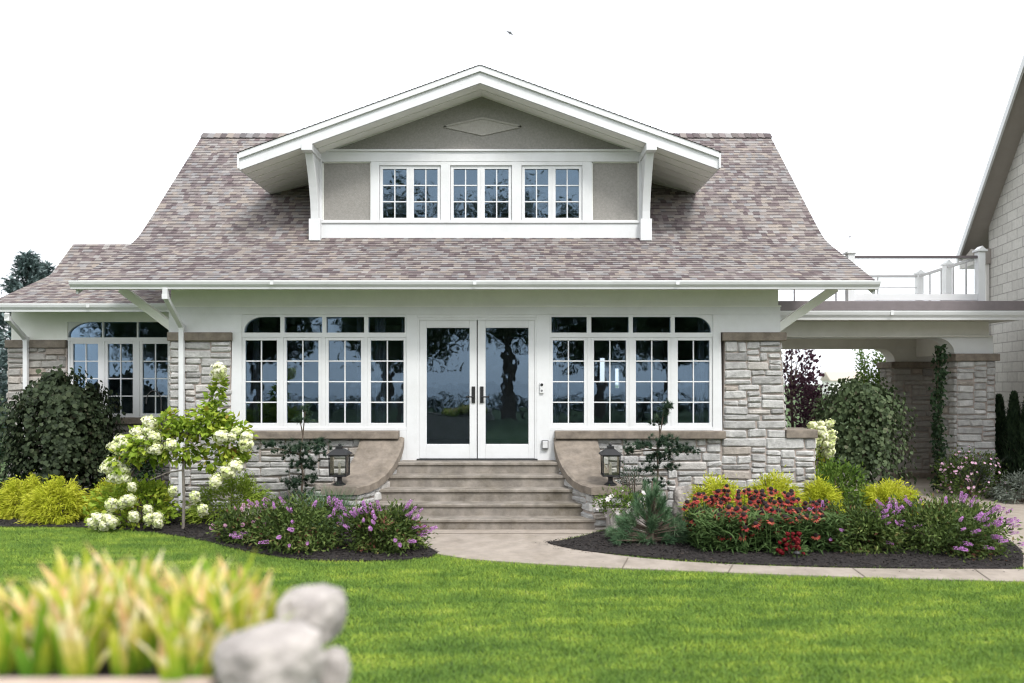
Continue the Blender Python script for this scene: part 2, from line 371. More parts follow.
bed_r=smooth(poly_px([(546,544.5),(556,547.5),(568,550),(590,554),(640,558.5),(700,564),(800,568.5),(900,570.5),(985,571),(1021,571),(1024,562),(1022,552),(1002,538),(965,524),(930,510),(900,499),(880,489)])+[(6.6,12.6),(4.5,12.6),(4.5,11.0),(1.6,11.0),(1.5,9.75),(1.15,9.45),(.75,9.0),(.5,8.85)],1)
bed_l=smooth(poly_px([(-260,530),(-60,529),(60,528),(140,532),(200,541),(240,552),(290,561),(340,563.5),(400,562.5),(441,557),(428,549),(400,541),(380,533)])+[(-1.95,9.75),(-2.4,11.0),(-5.3,11.0),(-5.3,12.6),(-14,12.6),(-14,10.6)],1)
walk=smooth(poly_px([(412,528),(424,546),(442,559),(560,567.5),(700,573.5),(860,579.5),(1024,583.5),(1250,590),(1250,574),(1024,571),(900,571),(800,569),(700,565),(620,558),(556,548),(560,542),(584,537)])+[(1.2,9.55),(1.2,10.0),(-2.2,10.0),(-2.2,9.55)],1)
drive=poly_px([(884,486),(930,509),(965,523),(1000,537),(1020,551),(1024,572),(1250,576)])+[(13,8.9),(13,16.5),(4.2,16.5),(4.2,12.7),(6.6,12.7)]
def sheet(name,poly,z0,z1,m):
    b=MB(); b.prism(poly,'z',z0,z1); return tag(b.build(name,m),kind='structure')
sheet('walkway',walk,-.05,.022,M['path']); sheet('driveway',drive,-.05,.014,M['drive'])
sheet('mulch_bed',bed_r,-.05,.034,M['mulch']); sheet('mulch_bed',bed_l,-.05,.034,M['mulch'])
# control joints of the walk and drive: thin dark grooves
jb=MB()
for (a,b_) in (((628,560),(622,571)),((733,566.5),(728,575)),((853,570.5),(866,579.8)),((975,571.5),(990,582.3))):
    p=Vector((*G(*a),.0245)); q=Vector((*G(*b_),.0245)); jb.bar(p,q,.014,.004)
for (a,b_) in (((-2.0,9.35),(1.12,9.35)),): jb.bar((*a,.0245),(*b_,.0245),.012,.004)
tag(jb.build('walkway_joints',plain('dark_joint',(.15,.125,.10),.95)),kind='structure')

# ================================================================== THE HOUSE
HY=10.9
def hx(p): return X(p,HY)
def hz(p): return Z(p,HY)
house=thing('house','white and grey stone bungalow with a brown shingle roof, wide gabled dormer and glazed front','house',(-.5,13,0))
# --- stone walls of the front
stone_wall('stone_pier',house,hx(170),hx(231),HY,-.1,hz(341),11,sides='l')
stone_wall('stone_pier',house,hx(723),hx(786),HY,hz(438),hz(341),12,x1top=hx(780.5),x0top=hx(725),sides='r')
stone_wall('stone_wall',house,hx(231),hx(402),HY+.004,-.1,hz(438.5),13)
stone_wall('stone_wall',house,hx(554),hx(815),HY+.002,-.1,hz(438),14,sides='r')
def cap(name,x0,x1,y0,y1,z0,z1,m='brownstone',bev=.012):
    b=MB(); b.box(x0,x1,y0,y1,z0,z1); return b.build(name,M[m],house,bevel=bev)
cap('pier_cap',hx(168.5),hx(232.5),HY-.06,HY+.2,hz(341),hz(332.5)); cap('pier_cap',hx(722),hx(785.5),HY-.06,HY+.24,hz(341),hz(332.5))
cap('window_sill',hx(244),hx(399.5),HY-.11,HY+.1,hz(438.5),hz(430.6)); cap('window_sill',hx(554.5),hx(724),HY-.11,HY+.1,hz(438.5),hz(430.6))
cap('wall_cap',hx(785),hx(816.5),HY-.06,HY+.5,hz(438),hz(429.5))
stone_wall('stone_wall',house,4.4,5.2,11.8,-.1,.60,15,sides='r'); cap('wall_cap',4.35,5.24,11.75,12.05,.60,.70)
# --- white front wall, framed round the openings
fw=MB(); y0,y1=HY,HY+.16
def fbox(a,b,c,d,yy0=y0,yy1=y1): fw.box(hx(a),hx(b),yy0,yy1,hz(d),hz(c))
fbox(168.5,780.5,306,314.6); fbox(168.5,241.6,314.6,332.4); fbox(713,780.5,314.6,332.4)
fw.prism([(hx(230.5),hz(431)),(hx(241.6),hz(431)),(hx(241.6),hz(332.4)),(hx(232),hz(332.4))],'y',y0,y1)
fw.prism([(hx(713),hz(431)),(hx(722.5),hz(431)),(hx(721),hz(332.4)),(hx(713),hz(332.4))],'y',y0,y1)
fbox(406.5,417.4,314.6,463); fbox(536.8,549.8,314.6,463); fbox(417.4,536.8,314.6,317.5); fbox(399.5,406.5,430.6,463); fbox(549.8,556,430.6,463)
fbox(241.6,406.5,427.4,430.6); fbox(549.8,713,427.4,430.6)
fw.build('front_wall',M['white'],house,bevel=.004)
fz=MB(); fz.box(hx(170),hx(779),HY+.03,HY+.16,hz(306)+.002,3.70); fz.build('frieze_board',M['cream'],house)
bd=MB(); bd.box(hx(168.5),hx(781),HY-.012,HY,hz(306.9),hz(305.4)); bd.build('frieze_moulding',M['cream'],house)
# --- body: side walls, rear wall with slits of daylight, floor, ceiling
xl,xr=hx(170),hx(780)
body=MB(); body.box(xl,xl+.16,HY+.21,18.4,0,3.6); body.box(xr-.16,xr,HY+.25,18.4,0,3.6)
zc=2.4
for (a,b_,c,d) in ((xl,2.25,0,3.6),(2.25,2.38,0,2.0),(2.25,2.38,2.62,3.6),(2.38,2.64,0,3.6),(2.64,2.74,0,1.85),(2.64,2.74,2.35,3.6),(2.74,xr,0,3.6)): body.box(a,b_,18.4,18.55,c,d)
_g=[(10.96,3.2),(10.96,3.66),(11.6,3.98),(12.0,4.18),(12.3,4.42),(14.55,6.75),(16.9,4.42),(17.2,4.18),(17.6,3.98),(18.3,3.62),(18.3,3.2)]
body.prism(_g,'x',xl+.02,xl+.16); body.prism(_g,'x',xr-.16,xr-.02)
body.build('outer_wall',M['cream'],house)
inn=MB(); inn.box(xl+.17,xr-.17,HY+.2,18.38,.70,.80); inn.box(xl+.17,xr-.17,HY+.17,18.38,3.2,3.28)
inn.box(xl+.17,xl+.2,HY+.2,18.38,.8,3.2); inn.box(xr-.2,xr-.17,HY+.2,18.38,.8,3.2)
inn.box(-1.9,-1.8,14,18.3,.8,3.2); inn.box(-4.9,1.2,15.2,15.3,.8,3.2)
inn.build('room_lining',M['inside'],house)
for (a,b_) in ((371,382),(352,357),(245,252),(398,404),(553,560),(634,641),(703,710)):
    n=14; cu=MB()
    x0=hx(a); x1=hx(b_)
    vs=[]; 
    for i in range(n+1):
        t=i/n; vs.append((x0+(x1-x0)*t,HY+.32+.02*math.sin(t*19),1.0)); vs.append((x0+(x1-x0)*t,HY+.32+.02*math.sin(t*19),3.0))
    cu.add(vs,[(2*i,2*i+2,2*i+3,2*i+1) for i in range(n)])
    cu.build('curtain',M['curtain'],house)
fnd=MB(); fnd.box(hx(399),hx(557),HY-.002,HY+.2,-.1,hz(461.5)); fnd.build('door_foundation',M['concrete'],house)

# --- windows
def sash(win,x0,x1,z0,z1,y,cols,rows,fr=.048,mu=.019,botm=.065):
    b=MB(); d=.05
    b.box(x0,x0+fr,y,y+d,z0,z1); b.box(x1-fr,x1,y,y+d,z0,z1); b.box(x0+fr,x1-fr,y,y+d,z1-fr,z1); b.box(x0+fr,x1-fr,y,y+d,z0,z0+botm)
    gx0,gx1,gz0,gz1=x0+fr,x1-fr,z0+botm,z1-fr
    for i in range(1,cols):
        c=gx0+(gx1-gx0)*i/cols; b.box(c-mu/2,c+mu/2,y+.012,y+.036,gz0,gz1)
    for j in range(1,rows):
        c=gz0+(gz1-gz0)*j/rows; b.box(gx0,gx1,y+.0135,y+.0345,c-mu/2,c+mu/2)
    b.build('sash',M['white'],win,bevel=.003)
    q=MB(); q.box(gx0-.004,gx1+.004,y+.026,y+.030,gz0-.004,gz1+.004); q.build('pane',M['glass'],win)
def corner(b,x,z,rx,rz,sx,y0,y1,n=8):
    """white spandrel that rounds the top corner (x,z) of an opening; sx=+1 opening lies to the right"""
    pts=[(x,z)]
    for i in range(n+1):
        a=math.pi/2*i/n; pts.append((x+sx*rx*(1-math.sin(a)),z-rz*(1-math.cos(a))))
    b.prism(pts,'y',y0,y1)
def front_window(cols,trans,ztop,side,lab):
    win=MB(); y=HY+.02
    allx0=hx(cols[0][0]); allx1=hx(cols[-1][1])
    # head, transom rail, mullions
    win.box(allx0,allx1,y-.01,y+.1,hz(337.2),hz(332.6))
    for (a,b_) in zip(cols[:-1],cols[1:]): win.box(hx(a[1]),hx(b_[0]),y-.006,y+.1,hz(427.4),hz(337.2))
    for (a,b_) in zip(trans[:-1],trans[1:]): win.box(hx(a[1]),hx(b_[0]),y-.006,y+.1,hz(332.6),hz(316.8))
    e=.0
    if side=='l':
        win.box(hx(241.6),hx(trans[0][0]),y-.006,y+.1,hz(332.6),hz(314.6)); win.box(hx(trans[-1][1]),hx(406.5),y-.006,y+.1,hz(332.6),hz(314.6))
        win.box(hx(trans[0][0]),hx(trans[-1][1]),y-.006,y+.1,hz(316.8),hz(314.6))
        corner(win,hx(trans[0][0]),hz(316.8),hx(262)-hx(243.3),hz(316.8)-hz(331.5),1,y-.005,y+.08)
    else:
        win.box(hx(549.8),hx(trans[0][0]),y-.006,y+.1,hz(332.6),hz(314.6)); win.box(hx(trans[-1][1]),hx(713),y-.006,y+.1,hz(332.6),hz(314.6))
        win.box(hx(trans[0][0]),hx(trans[-1][1]),y-.006,y+.1,hz(316.8),hz(314.6))
        corner(win,hx(trans[-1][1]),hz(316.8),hx(712)-hx(696),hz(316.8)-hz(331.5),-1,y-.005,y+.08)
    wo_=win.build('window',M['white'],house); 
    for (a,b_) in cols: sash(wo_,hx(a),hx(b_),hz(427.4),hz(337.2),y,2,4)
    t=MB()
    for (a,b_) in trans: t.box(hx(a)-.003,hx(b_)+.003,y+.04,y+.044,hz(332.8),hz(316.6))
    t.build('transom_glass',M['glass'],wo_)
front_window([(241.6,279.5),(283,321.2),(325,363.8),(367.3,406.5)],[(243.6,280),(284,322),(326,364),(368,404.6)],0,'l','')
front_window([(549.8,587.4),(591,629.4),(633,671.4),(675,713)],[(551.5,587),(591.4,629),(633,671),(675,711.5)],0,'r','')

# --- french door
dr=MB(); y=HY+.02
dr.box(hx(417.4),hx(419.2),y-.014,y+.12,hz(461),hz(317.5)); dr.box(hx(535),hx(536.8),y-.014,y+.12,hz(461),hz(317.5)); dr.box(hx(419.2),hx(535),y-.014,y+.12,hz(320),hz(317.5))
dro=dr.build('door_frame',M['white'],house)
for (a,b_,c,d,hp) in ((419.2,476.6,426.5,469.5,473.4),(477.6,535,485.5,528.5,481.8)):
    b=MB(); zb,zt=hz(458.6),hz(320); gb,gt=hz(445),hz(327); d0=.05
    b.box(hx(a),hx(c),y,y+d0,zb,zt); b.box(hx(d),hx(b_),y,y+d0,zb,zt); b.box(hx(c),hx(d),y,y+d0,gt,zt); b.box(hx(c),hx(d),y,y+d0,zb,gb)
    for (p,q,r,s) in ((c,d,gt,gt-.012),(c,d,gb+.012,gb)): b.box(hx(p),hx(q),y+.008,y+d0-.004,r,s)
    lf=b.build('door_leaf',M['white'],house,bevel=.004)
    q=MB(); q.box(hx(c)-.004,hx(d)+.004,y+.022,y+.026,gb-.004,gt+.004); q.build('pane',M['glass'],lf)
    h=MB(); h.box(hx(hp)-.026,hx(hp)+.026,y-.018,y-.001,hz(403),hz(386.5)); sg=-1 if hp<477 else 1
    h.tube([(hx(hp),y-.012,hz(397)),(hx(hp),y-.055,hz(397)),(hx(hp)+sg*.11,y-.058,hz(397)+.004)],.011,8)
    h.tube([(hx(hp),y-.011,hz(390)),(hx(hp),y-.022,hz(390))],.014,10)
    h.build('handle',M['black'],lf,bevel=.003)
b=MB(); b.box(hx(417),hx(537.5),HY-.06,HY+.1,hz(461.8),hz(458.7)); b.build('door_sill',M['black'],house,bevel=.004)

# --- front steps between flared stone cheek walls
SC=-.5
def smf(t): return t*t*(3-2*t)
def inner(t): return 1.18+.40*max(0,t)**1.6
def outer(t): return 1.74+.24*max(0,t)**1.4
def topz(t): return .60+(1.165-.60)*max(0,1-t/.92)**1.9
CY0,CL=HY-.004,1.26
rng=random.Random(5)
st=MB(); ris=.1625; ys=[10.6,10.355,10.11,9.865,9.62]
for k,yy in enumerate(ys):
    zt=.8125-ris*k; hw=inner(max(0,(CY0-yy)/CL))+.03
    n=40; nose=.025
    o=len(st.v)
    # a worn front edge: the nosing wavers a little
    prof=[]
    for i in range(n+1):
        x=SC-hw+2*hw*i/n; wv=rng.uniform(-.004,.004)
        prof.append((x,wv))
    for (x,wv) in prof:
        st.v+= [(x,yy+wv*.3,-.05),(x,yy+wv*.3,zt-.05),(x,yy-nose+wv,zt-.035),(x,yy-nose+wv*1.2,zt-.010),(x,yy-nose+.012,zt),(x,HY+.05,zt)]
    m_=6
    for i in range(n):
        for j in range(m_-1):
            a=o+i*m_+j; st.face((a,a+m_,a+m_+1,a+1))
steps=st.build('front_steps',M['concrete'],house)
for sg in (-1,1):
    mb=MB(); n=22
    ts=[i/n for i in range(n+1)]
    def pin(t,z,d=0): return (SC+sg*(inner(t)-d),CY0-CL*t,z)
    # curved inner face
    L_=math.hypot(CL,.5)
    stones(mb,L_,1.10,lambda u,v,d:pin(u/L_,v-.03,d),21+sg,top=lambda u:max(.05,topz(u/L_)-.09),g=.006)
    wf=outer(1)-inner(1)
    stones(mb,wf,.62,lambda u,v,d:(SC+sg*(inner(1)+u),CY0-CL-d,v-.03),31+sg,top=lambda u:topz(1)-.09,ux=.075)
    stones(mb,L_,1.10,lambda u,v,d:(SC+sg*(outer(u/L_)+d),CY0-CL*u/L_,v-.03),41+sg,top=lambda u:max(.05,topz(u/L_)-.09))
    mb.mi=1; o=len(mb.v)
    for t in ts:
        zt=topz(t)-.085
        mb.v+=[(SC+sg*inner(t),CY0-CL*t,-.1),(SC+sg*outer(t),CY0-CL*t,-.1),(SC+sg*outer(t),CY0-CL*t,zt),(SC+sg*inner(t),CY0-CL*t,zt)]
    for i in range(n):
        for j in range(4):
            a=o+i*4+j; b_=o+i*4+(j+1)%4; mb.face((a,b_,b_+4,a+4))
    mb.face((o,o+1,o+2,o+3)); mb.face(tuple(o+n*4+j for j in range(4)))
    ck=mb.build('stair_wall',[M['stone'],M['mortar']],house)
    # the swept cap
    c=MB(); ov=.05; o=0; n=26; thick=.11
    for i in range(n+1):
        t=i/n*1.045; zt=topz(min(t,1)); zt=zt; 
        xi=SC+sg*(inner(min(t,1.04))-ov); xo=SC+sg*(outer(min(t,1.04))+ov); yy=CY0-.003-CL*t
        # thickness measured square to the slope
        s_=(topz(min(1,t+.02))-topz(max(0,t-.02)))/(.04*CL); th=thick*math.sqrt(1+min(4,s_*s_))
        zt2=zt+.004*math.sin(i*1.7)
        for (q,zz) in ((0,zt2-th),(0,zt2-.015),(.06,zt2),(.5,zt2+.003),(.94,zt2),(1,zt2-.015),(1,zt2-th)): c.v.append((xi+(xo-xi)*q,yy,zz))
    for i in range(n):
        for j in range(7):
            a=i*7+j; b_=i*7+(j+1)%7; c.face((a,b_,b_+7,a+7))
    c.face(tuple(range(7))); c.face(tuple(n*7+j for j in range(7)))
    c.build('cap',M['brownstone'],ck)

# ================================================================== MAIN ROOF (bell-cast gable)
def roof_profile(pts,rnd):
    """resample a (y,z) profile every 13 cm along the slope with the kink rounded"""
    dense=[]
    for (a,b_) in zip(pts[:-1],pts[1:]):
        for i in range(60): t=i/60; dense.append(((a[0]+(b_[0]-a[0])*t),(a[1]+(b_[1]-a[1])*t)))
    dense.append(pts[-1]); P=np.array(dense)
    for _ in range(rnd):
        Q=P.copy(); Q[1:-1]=(P[:-2]+P[1:-1]*2+P[2:])/4; P=Q
    s=np.r_[0,np.cumsum(np.hypot(*np.diff(P,axis=0).T))]
    n=int(s[-1]/.095); ss=np.r_[np.arange(n+1)*.095,s[-1]] if s[-1]-n*.095>.03 else np.r_[np.arange(n)*.095,s[-1]]
    return [(float(np.interp(q,s,P[:,0])),float(np.interp(q,s,P[:,1])),float(q)) for q in ss]
def shingles(mb,prof,x0,x1,axis='x',lift=.006,flip=False,du=0):
    """courses of shingles, each lifted at its lower edge over the one below"""
    def pt(x,y,z): return (x,y,z) if axis=='x' else (y,x,z)
    for (a,b_) in zip(prof[:-1],prof[1:]):
        dy,dz=b_[0]-a[0],b_[1]-a[1]; l=math.hypot(dy,dz) or 1; ny,nz=-dz/l*lift,dy/l*lift
        if nz<0: ny,nz=-ny,-nz
        o=len(mb.v); n=1
        mb.v+=[pt(x0,a[0]+ny,a[1]+nz),pt(x1,a[0]+ny,a[1]+nz),pt(x1,b_[0],b_[1]),pt(x0,b_[0],b_[1]),pt(x0,a[0],a[1]),pt(x1,a[0],a[1])]
        uv=[(x0+du,a[2]+.004),(x1+du,a[2]+.004),(x1+du,b_[2]-.004),(x0+du,b_[2]-.004)]
        f1=(o,o+1,o+2,o+3); f2=(o+4,o+5,o+1,o); u2=[(x0+du,a[2]+.004),(x1+du,a[2]+.004),(x1+du,a[2]+.006),(x0+du,a[2]+.006)]
        if flip: f1=f1[::-1]; uv=uv[::-1]; f2=f2[::-1]; u2=u2[::-1]
        mb.face(f1,uv=uv); mb.face(f2,uv=u2)
def slab_under(mb,prof,x0,x1,th,axis='x'):
    def pt(x,y,z): return (x,y,z) if axis=='x' else (y,x,z)
    o=len(mb.v); n=len(prof)
    for p in prof: mb.v+=[pt(x0,p[0],p[1]-.004),pt(x1,p[0],p[1]-.004),pt(x1,p[0],p[1]-th),pt(x0,p[0],p[1]-th)]
    for i in range(n-1):
        for j in range(4):
            a=o+i*4+j; b_=o+i*4+(j+1)%4; mb.face((a,b_,b_+4,a+4))
    mb.face((o,o+1,o+2,o+3)); mb.face(tuple(o+(n-1)*4+j for j in range(4)))
RX0,RX1=-6.27,5.22
RP=[(10.35,EYE+1.48),(12.04,EYE+2.39),(14.6,EYE+5.04)]
pf=roof_profile(RP,40)
def mirror(p,yr): return [(2*yr-a,b_,s) for (a,b_,s) in p]
mb=MB(); shingles(mb,pf,RX0,RX1,du=20); shingles(mb,mirror(pf,14.6),RX0,RX1,flip=True,du=50)
for i in range(88):      # ridge caps
    xa=RX0+(RX1-RX0)*i/88; xb=RX0+(RX1-RX0)*(i+1)/88+.02; zt=EYE+5.04+.018; h=.012 if i%2 else .016
    o=len(mb.v); mb.v+=[(xa,14.46,zt-.135+h),(xb,14.46,zt-.135),(xb,14.6,zt+h*.5),(xa,14.6,zt+h),(xb,14.74,zt-.135),(xa,14.74,zt-.135+h)]
    mb.face((o,o+1,o+2,o+3),uv=[(i*.37,7.8+i*.13)]*4); mb.face((o+3,o+2,o+4,o+5),uv=[(i*.37,7.8+i*.13)]*4)
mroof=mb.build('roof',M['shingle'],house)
mb=MB(); q=[p for p in pf]; slab_under(mb,pf,RX0+.012,RX1-.012,.13); slab_under(mb,mirror(pf,14.6),RX0+.012,RX1-.012,.13); mb.build('soffit',M['soffit'],house)
for xx in (RX0,RX1-.035):
    for q_ in (pf,mirror(pf,14.6)): mb=MB(); slab_under(mb,q_,xx,xx+.035,.2); mb.build('rake_board',M['white'],house)
def gutter(x0,x1,y,ztop,h=.115,d=.12,parent=house):
    b=MB(); zb=ztop-h
    b.prism([(y,zb),(y-d*.62,zb),(y-d*.66,zb+h*.25),(y-d*.9,zb+h*.55),(y-d,zb+h*.86),(y-d,ztop),(y-d+.012,ztop),(y-d*.8,zb+h*.5),(y-d*.55,zb+.012),(y-.012,zb+.012),(y-.012,ztop+.01),(y,ztop+.01)],'x',x0,x1)
    k=max(2,int((x1-x0)/2.6))
    for i in range(1,k): xs=x0+(x1-x0)*i/k; b.box(xs-.025,xs+.025,y-d-.003,y-d+.004,zb+h*.5,ztop+.003); b.box(xs-.025,xs+.025,y-d,y,ztop-.008,ztop+.004)
    return b.build('gutter',M['white'],parent)
gutter(-6.30,5.24,10.345,EYE+1.455)
b=MB(); b.box(RX0+.04,RX1-.04,10.35,10.385,EYE+1.36,EYE+1.455); b.build('eave_board',M['white'],house)
for (a,c) in (((xl+.02,2.80),(-5.98,3.42)),((xr-.02,2.80),(4.95,3.43))):
    b=MB(); b.bar((a[0],HY+.14,a[1]),(c[0],HY+.14,c[1]),.12,.12); b.bar((a[0],HY+.14,3.50),(c[0]+(-.2 if c[0]<0 else .14),HY+.14,3.50),.11,.1)
    b.build('eave_brace',M['cream'],house,bevel=.006)
for sx in (xl,xr):
    for yy in (14.4,17.9):
        sg=-1 if sx<0 else 1
        b=MB(); b.bar((sx,yy,2.8),(sx+sg*.85,yy,3.5),.12,.12) if yy>15 else b.bar((sx,yy,4.6),(sx+sg*.85,yy,5.3),.12,.12); b.build('eave_brace',M['cream'],house,bevel=.006)
def downspout(pts,parent=house):
    b=MB()
    for p,q in zip(pts[:-1],pts[1:]): b.bar(p,q,.075,.06)
    for p in pts[1:-1]: b.box(p[0]-.042,p[0]+.042,p[1]-.034,p[1]+.034,p[2]-.04,p[2]+.04)
    return b.build('downspout',M['white'],parent,bevel=.008)
downspout([(X(166,10.3),10.29,Z(288,10.3)),(X(166.5,10.33),10.30,Z(297,10.33)),(X(181,10.82),10.84,Z(327,10.82)),(X(181,10.82),10.84,.1)])

# ================================================================== DORMER
DY=12.04; DF=11.5
def dx(p): return X(p,DY)
def dz(p): return Z(p,DY)
AX=-.51
def sz(x): return 6.79-.362*abs(x-AX)          # soffit plane of the dormer gable
TL,TR=-4.35,3.30
zt=lambda x: sz(x)+.255
# stucco gable wall
wx0,wx1=dx(313),dx(648)
b=MB(); YW=DY+.05
b.prism([(wx0,dz(161)),(wx1,dz(161)),(wx1,sz(wx1)),(AX,sz(AX)),(wx0,sz(wx0))],'y',YW,YW+.15)
b.box(wx0,dx(371),YW,YW+.15,dz(226),dz(161)); b.box(dx(592),wx1,YW,YW+.15,dz(226),dz(161))
b.box(wx0,wx0+.12,YW+.15,14.2,dz(240)-.2,sz(wx0)-.0); b.box(wx1-.12,wx1,YW+.15,14.2,dz(240)-.2,sz(wx1))
b.build('dormer_wall',M['stucco'],house)
b=MB()
b.box(wx0,wx1,DY+.002,DY+.2,dz(241.5),dz(221)); b.box(wx0+.01,wx1-.01,DY-.02,DY+.06,dz(223.2),dz(220.6))      # base band and its ledge
b.box(dx(320),dx(641),DY,DY+.07,dz(161.5),dz(150)); b.box(dx(320),dx(641),DY-.03,DY+.05,dz(151.6),dz(149.6))
for (p,q) in ((370.5,379.2),(440.6,450.2),(511.8,521.6),(582.4,592.2)): b.box(dx(p),dx(q),DY+.004,DY+.12,dz(221),dz(161.5))
b.box(dx(379.2),dx(582.4),DY+.006,DY+.12,dz(165.2),dz(161.5))
for (p,q) in ((311,322),(639,650)): b.box(dx(p),dx(q),DY-.012,DY+.1,dz(241.8),sz(dx((p+q)/2))-.02)
b.build('dormer_trim',M['white'],house,bevel=.004)
for (p,q) in ((322,370.5),(592.2,639)):      # thin panel mouldings on the stucco panels
    b=MB()
    for (a,c,d,e) in ((p,p+1,161.5,221),(q-1,q,161.5,221),(p,q,161.5,162.4),(p,q,219.6,220.6)): b.box(dx(a),dx(c),YW-.012,YW+.004,dz(e),dz(d))
    b.build('panel_moulding',M['cream'],house)
b=MB(); cx_,cz_=dx(482.3),dz(125.6); hw,hh=dx(521)-dx(482.3),dz(125.6)-dz(134)
for (p,q) in ((( -1,0),(0,1)),((0,1),(1,0)),((1,0),(0,-1)),((0,-1),(-1,0))):
    b.bar((cx_+hw*p[0],YW-.008,cz_+hh*p[1]),(cx_+hw*q[0],YW-.008,cz_+hh*q[1]),.022,.03)
b.prism([(cx_-hw,cz_),(cx_,cz_-hh),(cx_+hw,cz_),(cx_,cz_+hh)],'y',YW-.006,YW+.01)
b.build('diamond_panel',plain('light_stucco',(.37,.35,.32),.9,.1,30,.6,90),house)
for (a,c) in ((379.2,440.6),(450.2,511.8),(521.6,582.4)):
    wv=MB(); yy=DY+.03; m_=(a+c)/2
    wv.box(dx(m_-.7),dx(m_+.7),yy-.004,yy+.06,dz(220.8),dz(165.4)); wv.box(dx(a),dx(c),yy-.012,yy+.05,dz(222),dz(220.4))
    wo_=wv.build('dormer_window',M['white'],house)
    for (p,q) in ((a+.3,m_-.7),(m_+.7,c-.3)): sash(wo_,dx(p),dx(q),dz(220.4),dz(165.4),yy,2,3,.05,.02,.05)
b=MB(); b.box(wx0+.13,wx1-.13,12.6,12.65,4.1,6.2); b.box(wx0+.13,wx1-.13,DY+.22,12.6,4.25,4.3); b.build('attic_lining',M['inside'],house)
# dormer roof: shingled slopes, board soffit, deep fascia
mb=MB()
for sg,xe in ((-1,TL),(1,TR)):
    n=max(1,int(abs(xe-AX)*1.0635/.095)); pr=[(xe+(AX-xe)*i/n, zt(xe)+.0+(zt(AX)-zt(xe))*i/n, 0.095*i) for i in range(n+1)]
    pr[0]=(xe+sg*.03,zt(xe)-.01,0)
    shingles(mb,pr,DF-.05,14.55,axis='y',flip=(sg<0),du=80)
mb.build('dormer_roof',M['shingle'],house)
mb=MB()
for xe in (TL,TR):
    y_=DF+.045; k=0
    while y_<14.3:
        y2=min(y_+.26,14.3); mb.prism([(xe,sz(xe)+.0),(AX,sz(AX)),(AX,sz(AX)+.24),(xe,sz(xe)+.24)],'y',y_,y2-.022) ; y_=y2
    mb.prism([(xe,sz(xe)+.03),(AX,sz(AX)+.03),(AX,sz(AX)+.245),(xe,sz(xe)+.245)],'y',DF+.05,14.3)
mb.build('dormer_soffit',M['soffit'],house)
mb=MB()
for xe in (TL,TR):
    mb.prism([(xe,sz(xe)-.015),(AX,sz(AX)-.015),(AX,zt(AX)-.03),(xe,zt(xe)-.03)],'y',DF,DF+.045)
    mb.prism([(xe,zt(xe)-.095),(AX,zt(AX)-.095),(AX,zt(AX)-.004),(xe,zt(xe)-.004)],'y',DF-.035,DF+.002)
    xo=xe+(-.03 if xe<0 else .0); mb.box(xo,xo+.03,DF-.03,13.4,sz(xe)+.0,zt(xe)-.02)
mb.build('dormer_fascia',M['white'],house)
for (xa,xb) in ((-3.36,-3.19),(2.14,2.31)):
    b=MB(); z0=dz(220); pts=[(DY-.01,z0)]
    zt_=5.69
    pts+=[(DY-.10,z0)]
    for i in range(1,9):
        t=i/8; pts.append((DY-.10-.34*t**1.7,z0+(zt_-z0)*t))
    pts+=[(DY-.01,zt_)]
    b.prism(pts,'x',xa+.02,xb-.02); b.box(xa,xb,DF-.03,DY,zt_,zt_+.115+.0); b.box(xa-.01,xb+.01,DY-.11,DY-.012,dz(241.8),z0)
    b.build('gable_bracket',M['white'],house,bevel=.008)

# ================================================================== SIDE WING
WY=12.4
def wx(p): return X(p,WY)
def wz(p): return Z(p,WY)
wl=wx(8)
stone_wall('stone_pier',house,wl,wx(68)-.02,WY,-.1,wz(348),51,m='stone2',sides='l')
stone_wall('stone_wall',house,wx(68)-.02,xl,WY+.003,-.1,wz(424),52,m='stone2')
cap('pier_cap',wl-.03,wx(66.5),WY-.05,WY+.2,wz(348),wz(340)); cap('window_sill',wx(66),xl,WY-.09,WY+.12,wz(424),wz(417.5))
b=MB(); X0,X1=wx(68),-5.25
b.box(wl+.07,xl,WY-.02,WY+.2,wz(322),3.37); b.box(wl+.07,X0,WY-.02,WY+.2,wz(340),wz(322)); b.box(X1,xl,WY-.02,WY+.2,wz(418),wz(322))
b.box(wl+.12,X0-.05,WY+.2,16.2,1.98,3.4) if False else None
b.box(wl+.1,wl+.25,WY+.2,16.2,0,3.3); b.box(wl+.1,xl,16.05,16.2,0,3.3); b.prism([(WY+.1,3.2),(WY+.1,3.38),(13.4,3.82),(14.2,4.55),(15.0,3.82),(16.1,3.36),(16.1,3.2)],'x',wl+.1,wl+.22)
b.build('wing_wall',M['cream'],house)
b=MB(); b.box(wl+.3,xl-.02,WY+1.9,WY+1.95,.7,3.3); b.box(wl+.3,xl-.02,WY+.3,WY+1.9,3.2,3.25); b.box(wl+.3,xl-.02,WY+.3,WY+1.9,.6,.65); b.build('room_lining',M['inside'],house)
win=MB(); y=WY+.0
cw=(X1-X0)/4
win.box(X0,X1,y-.01,y+.08,wz(341),wz(337.5))
for i in range(5): xx=X0+cw*i; win.box(max(X0,xx-.035),min(X1,xx+.035),y-.006,y+.08,wz(418),wz(341))
for i in range(1,4): xx=X0+cw*i; win.box(xx-.012,xx+.012,y-.004,y+.06,wz(337.5),wz(322))
corner(win,X0,wz(322),.42,wz(322)-wz(337),1,y-.005,y+.08); corner(win,X1,wz(322),.42,wz(322)-wz(337),-1,y-.005,y+.08)
wo_=win.build('window',M['white'],house)
for i in range(4): sash(wo_,X0+cw*i+.036,X0+cw*(i+1)-.036,wz(417.4),wz(341),y,2,4)
t=MB(); t.box(X0,X1,y+.03,y+.034,wz(337.6),wz(322)); t.build('transom_glass',M['glass'],wo_)
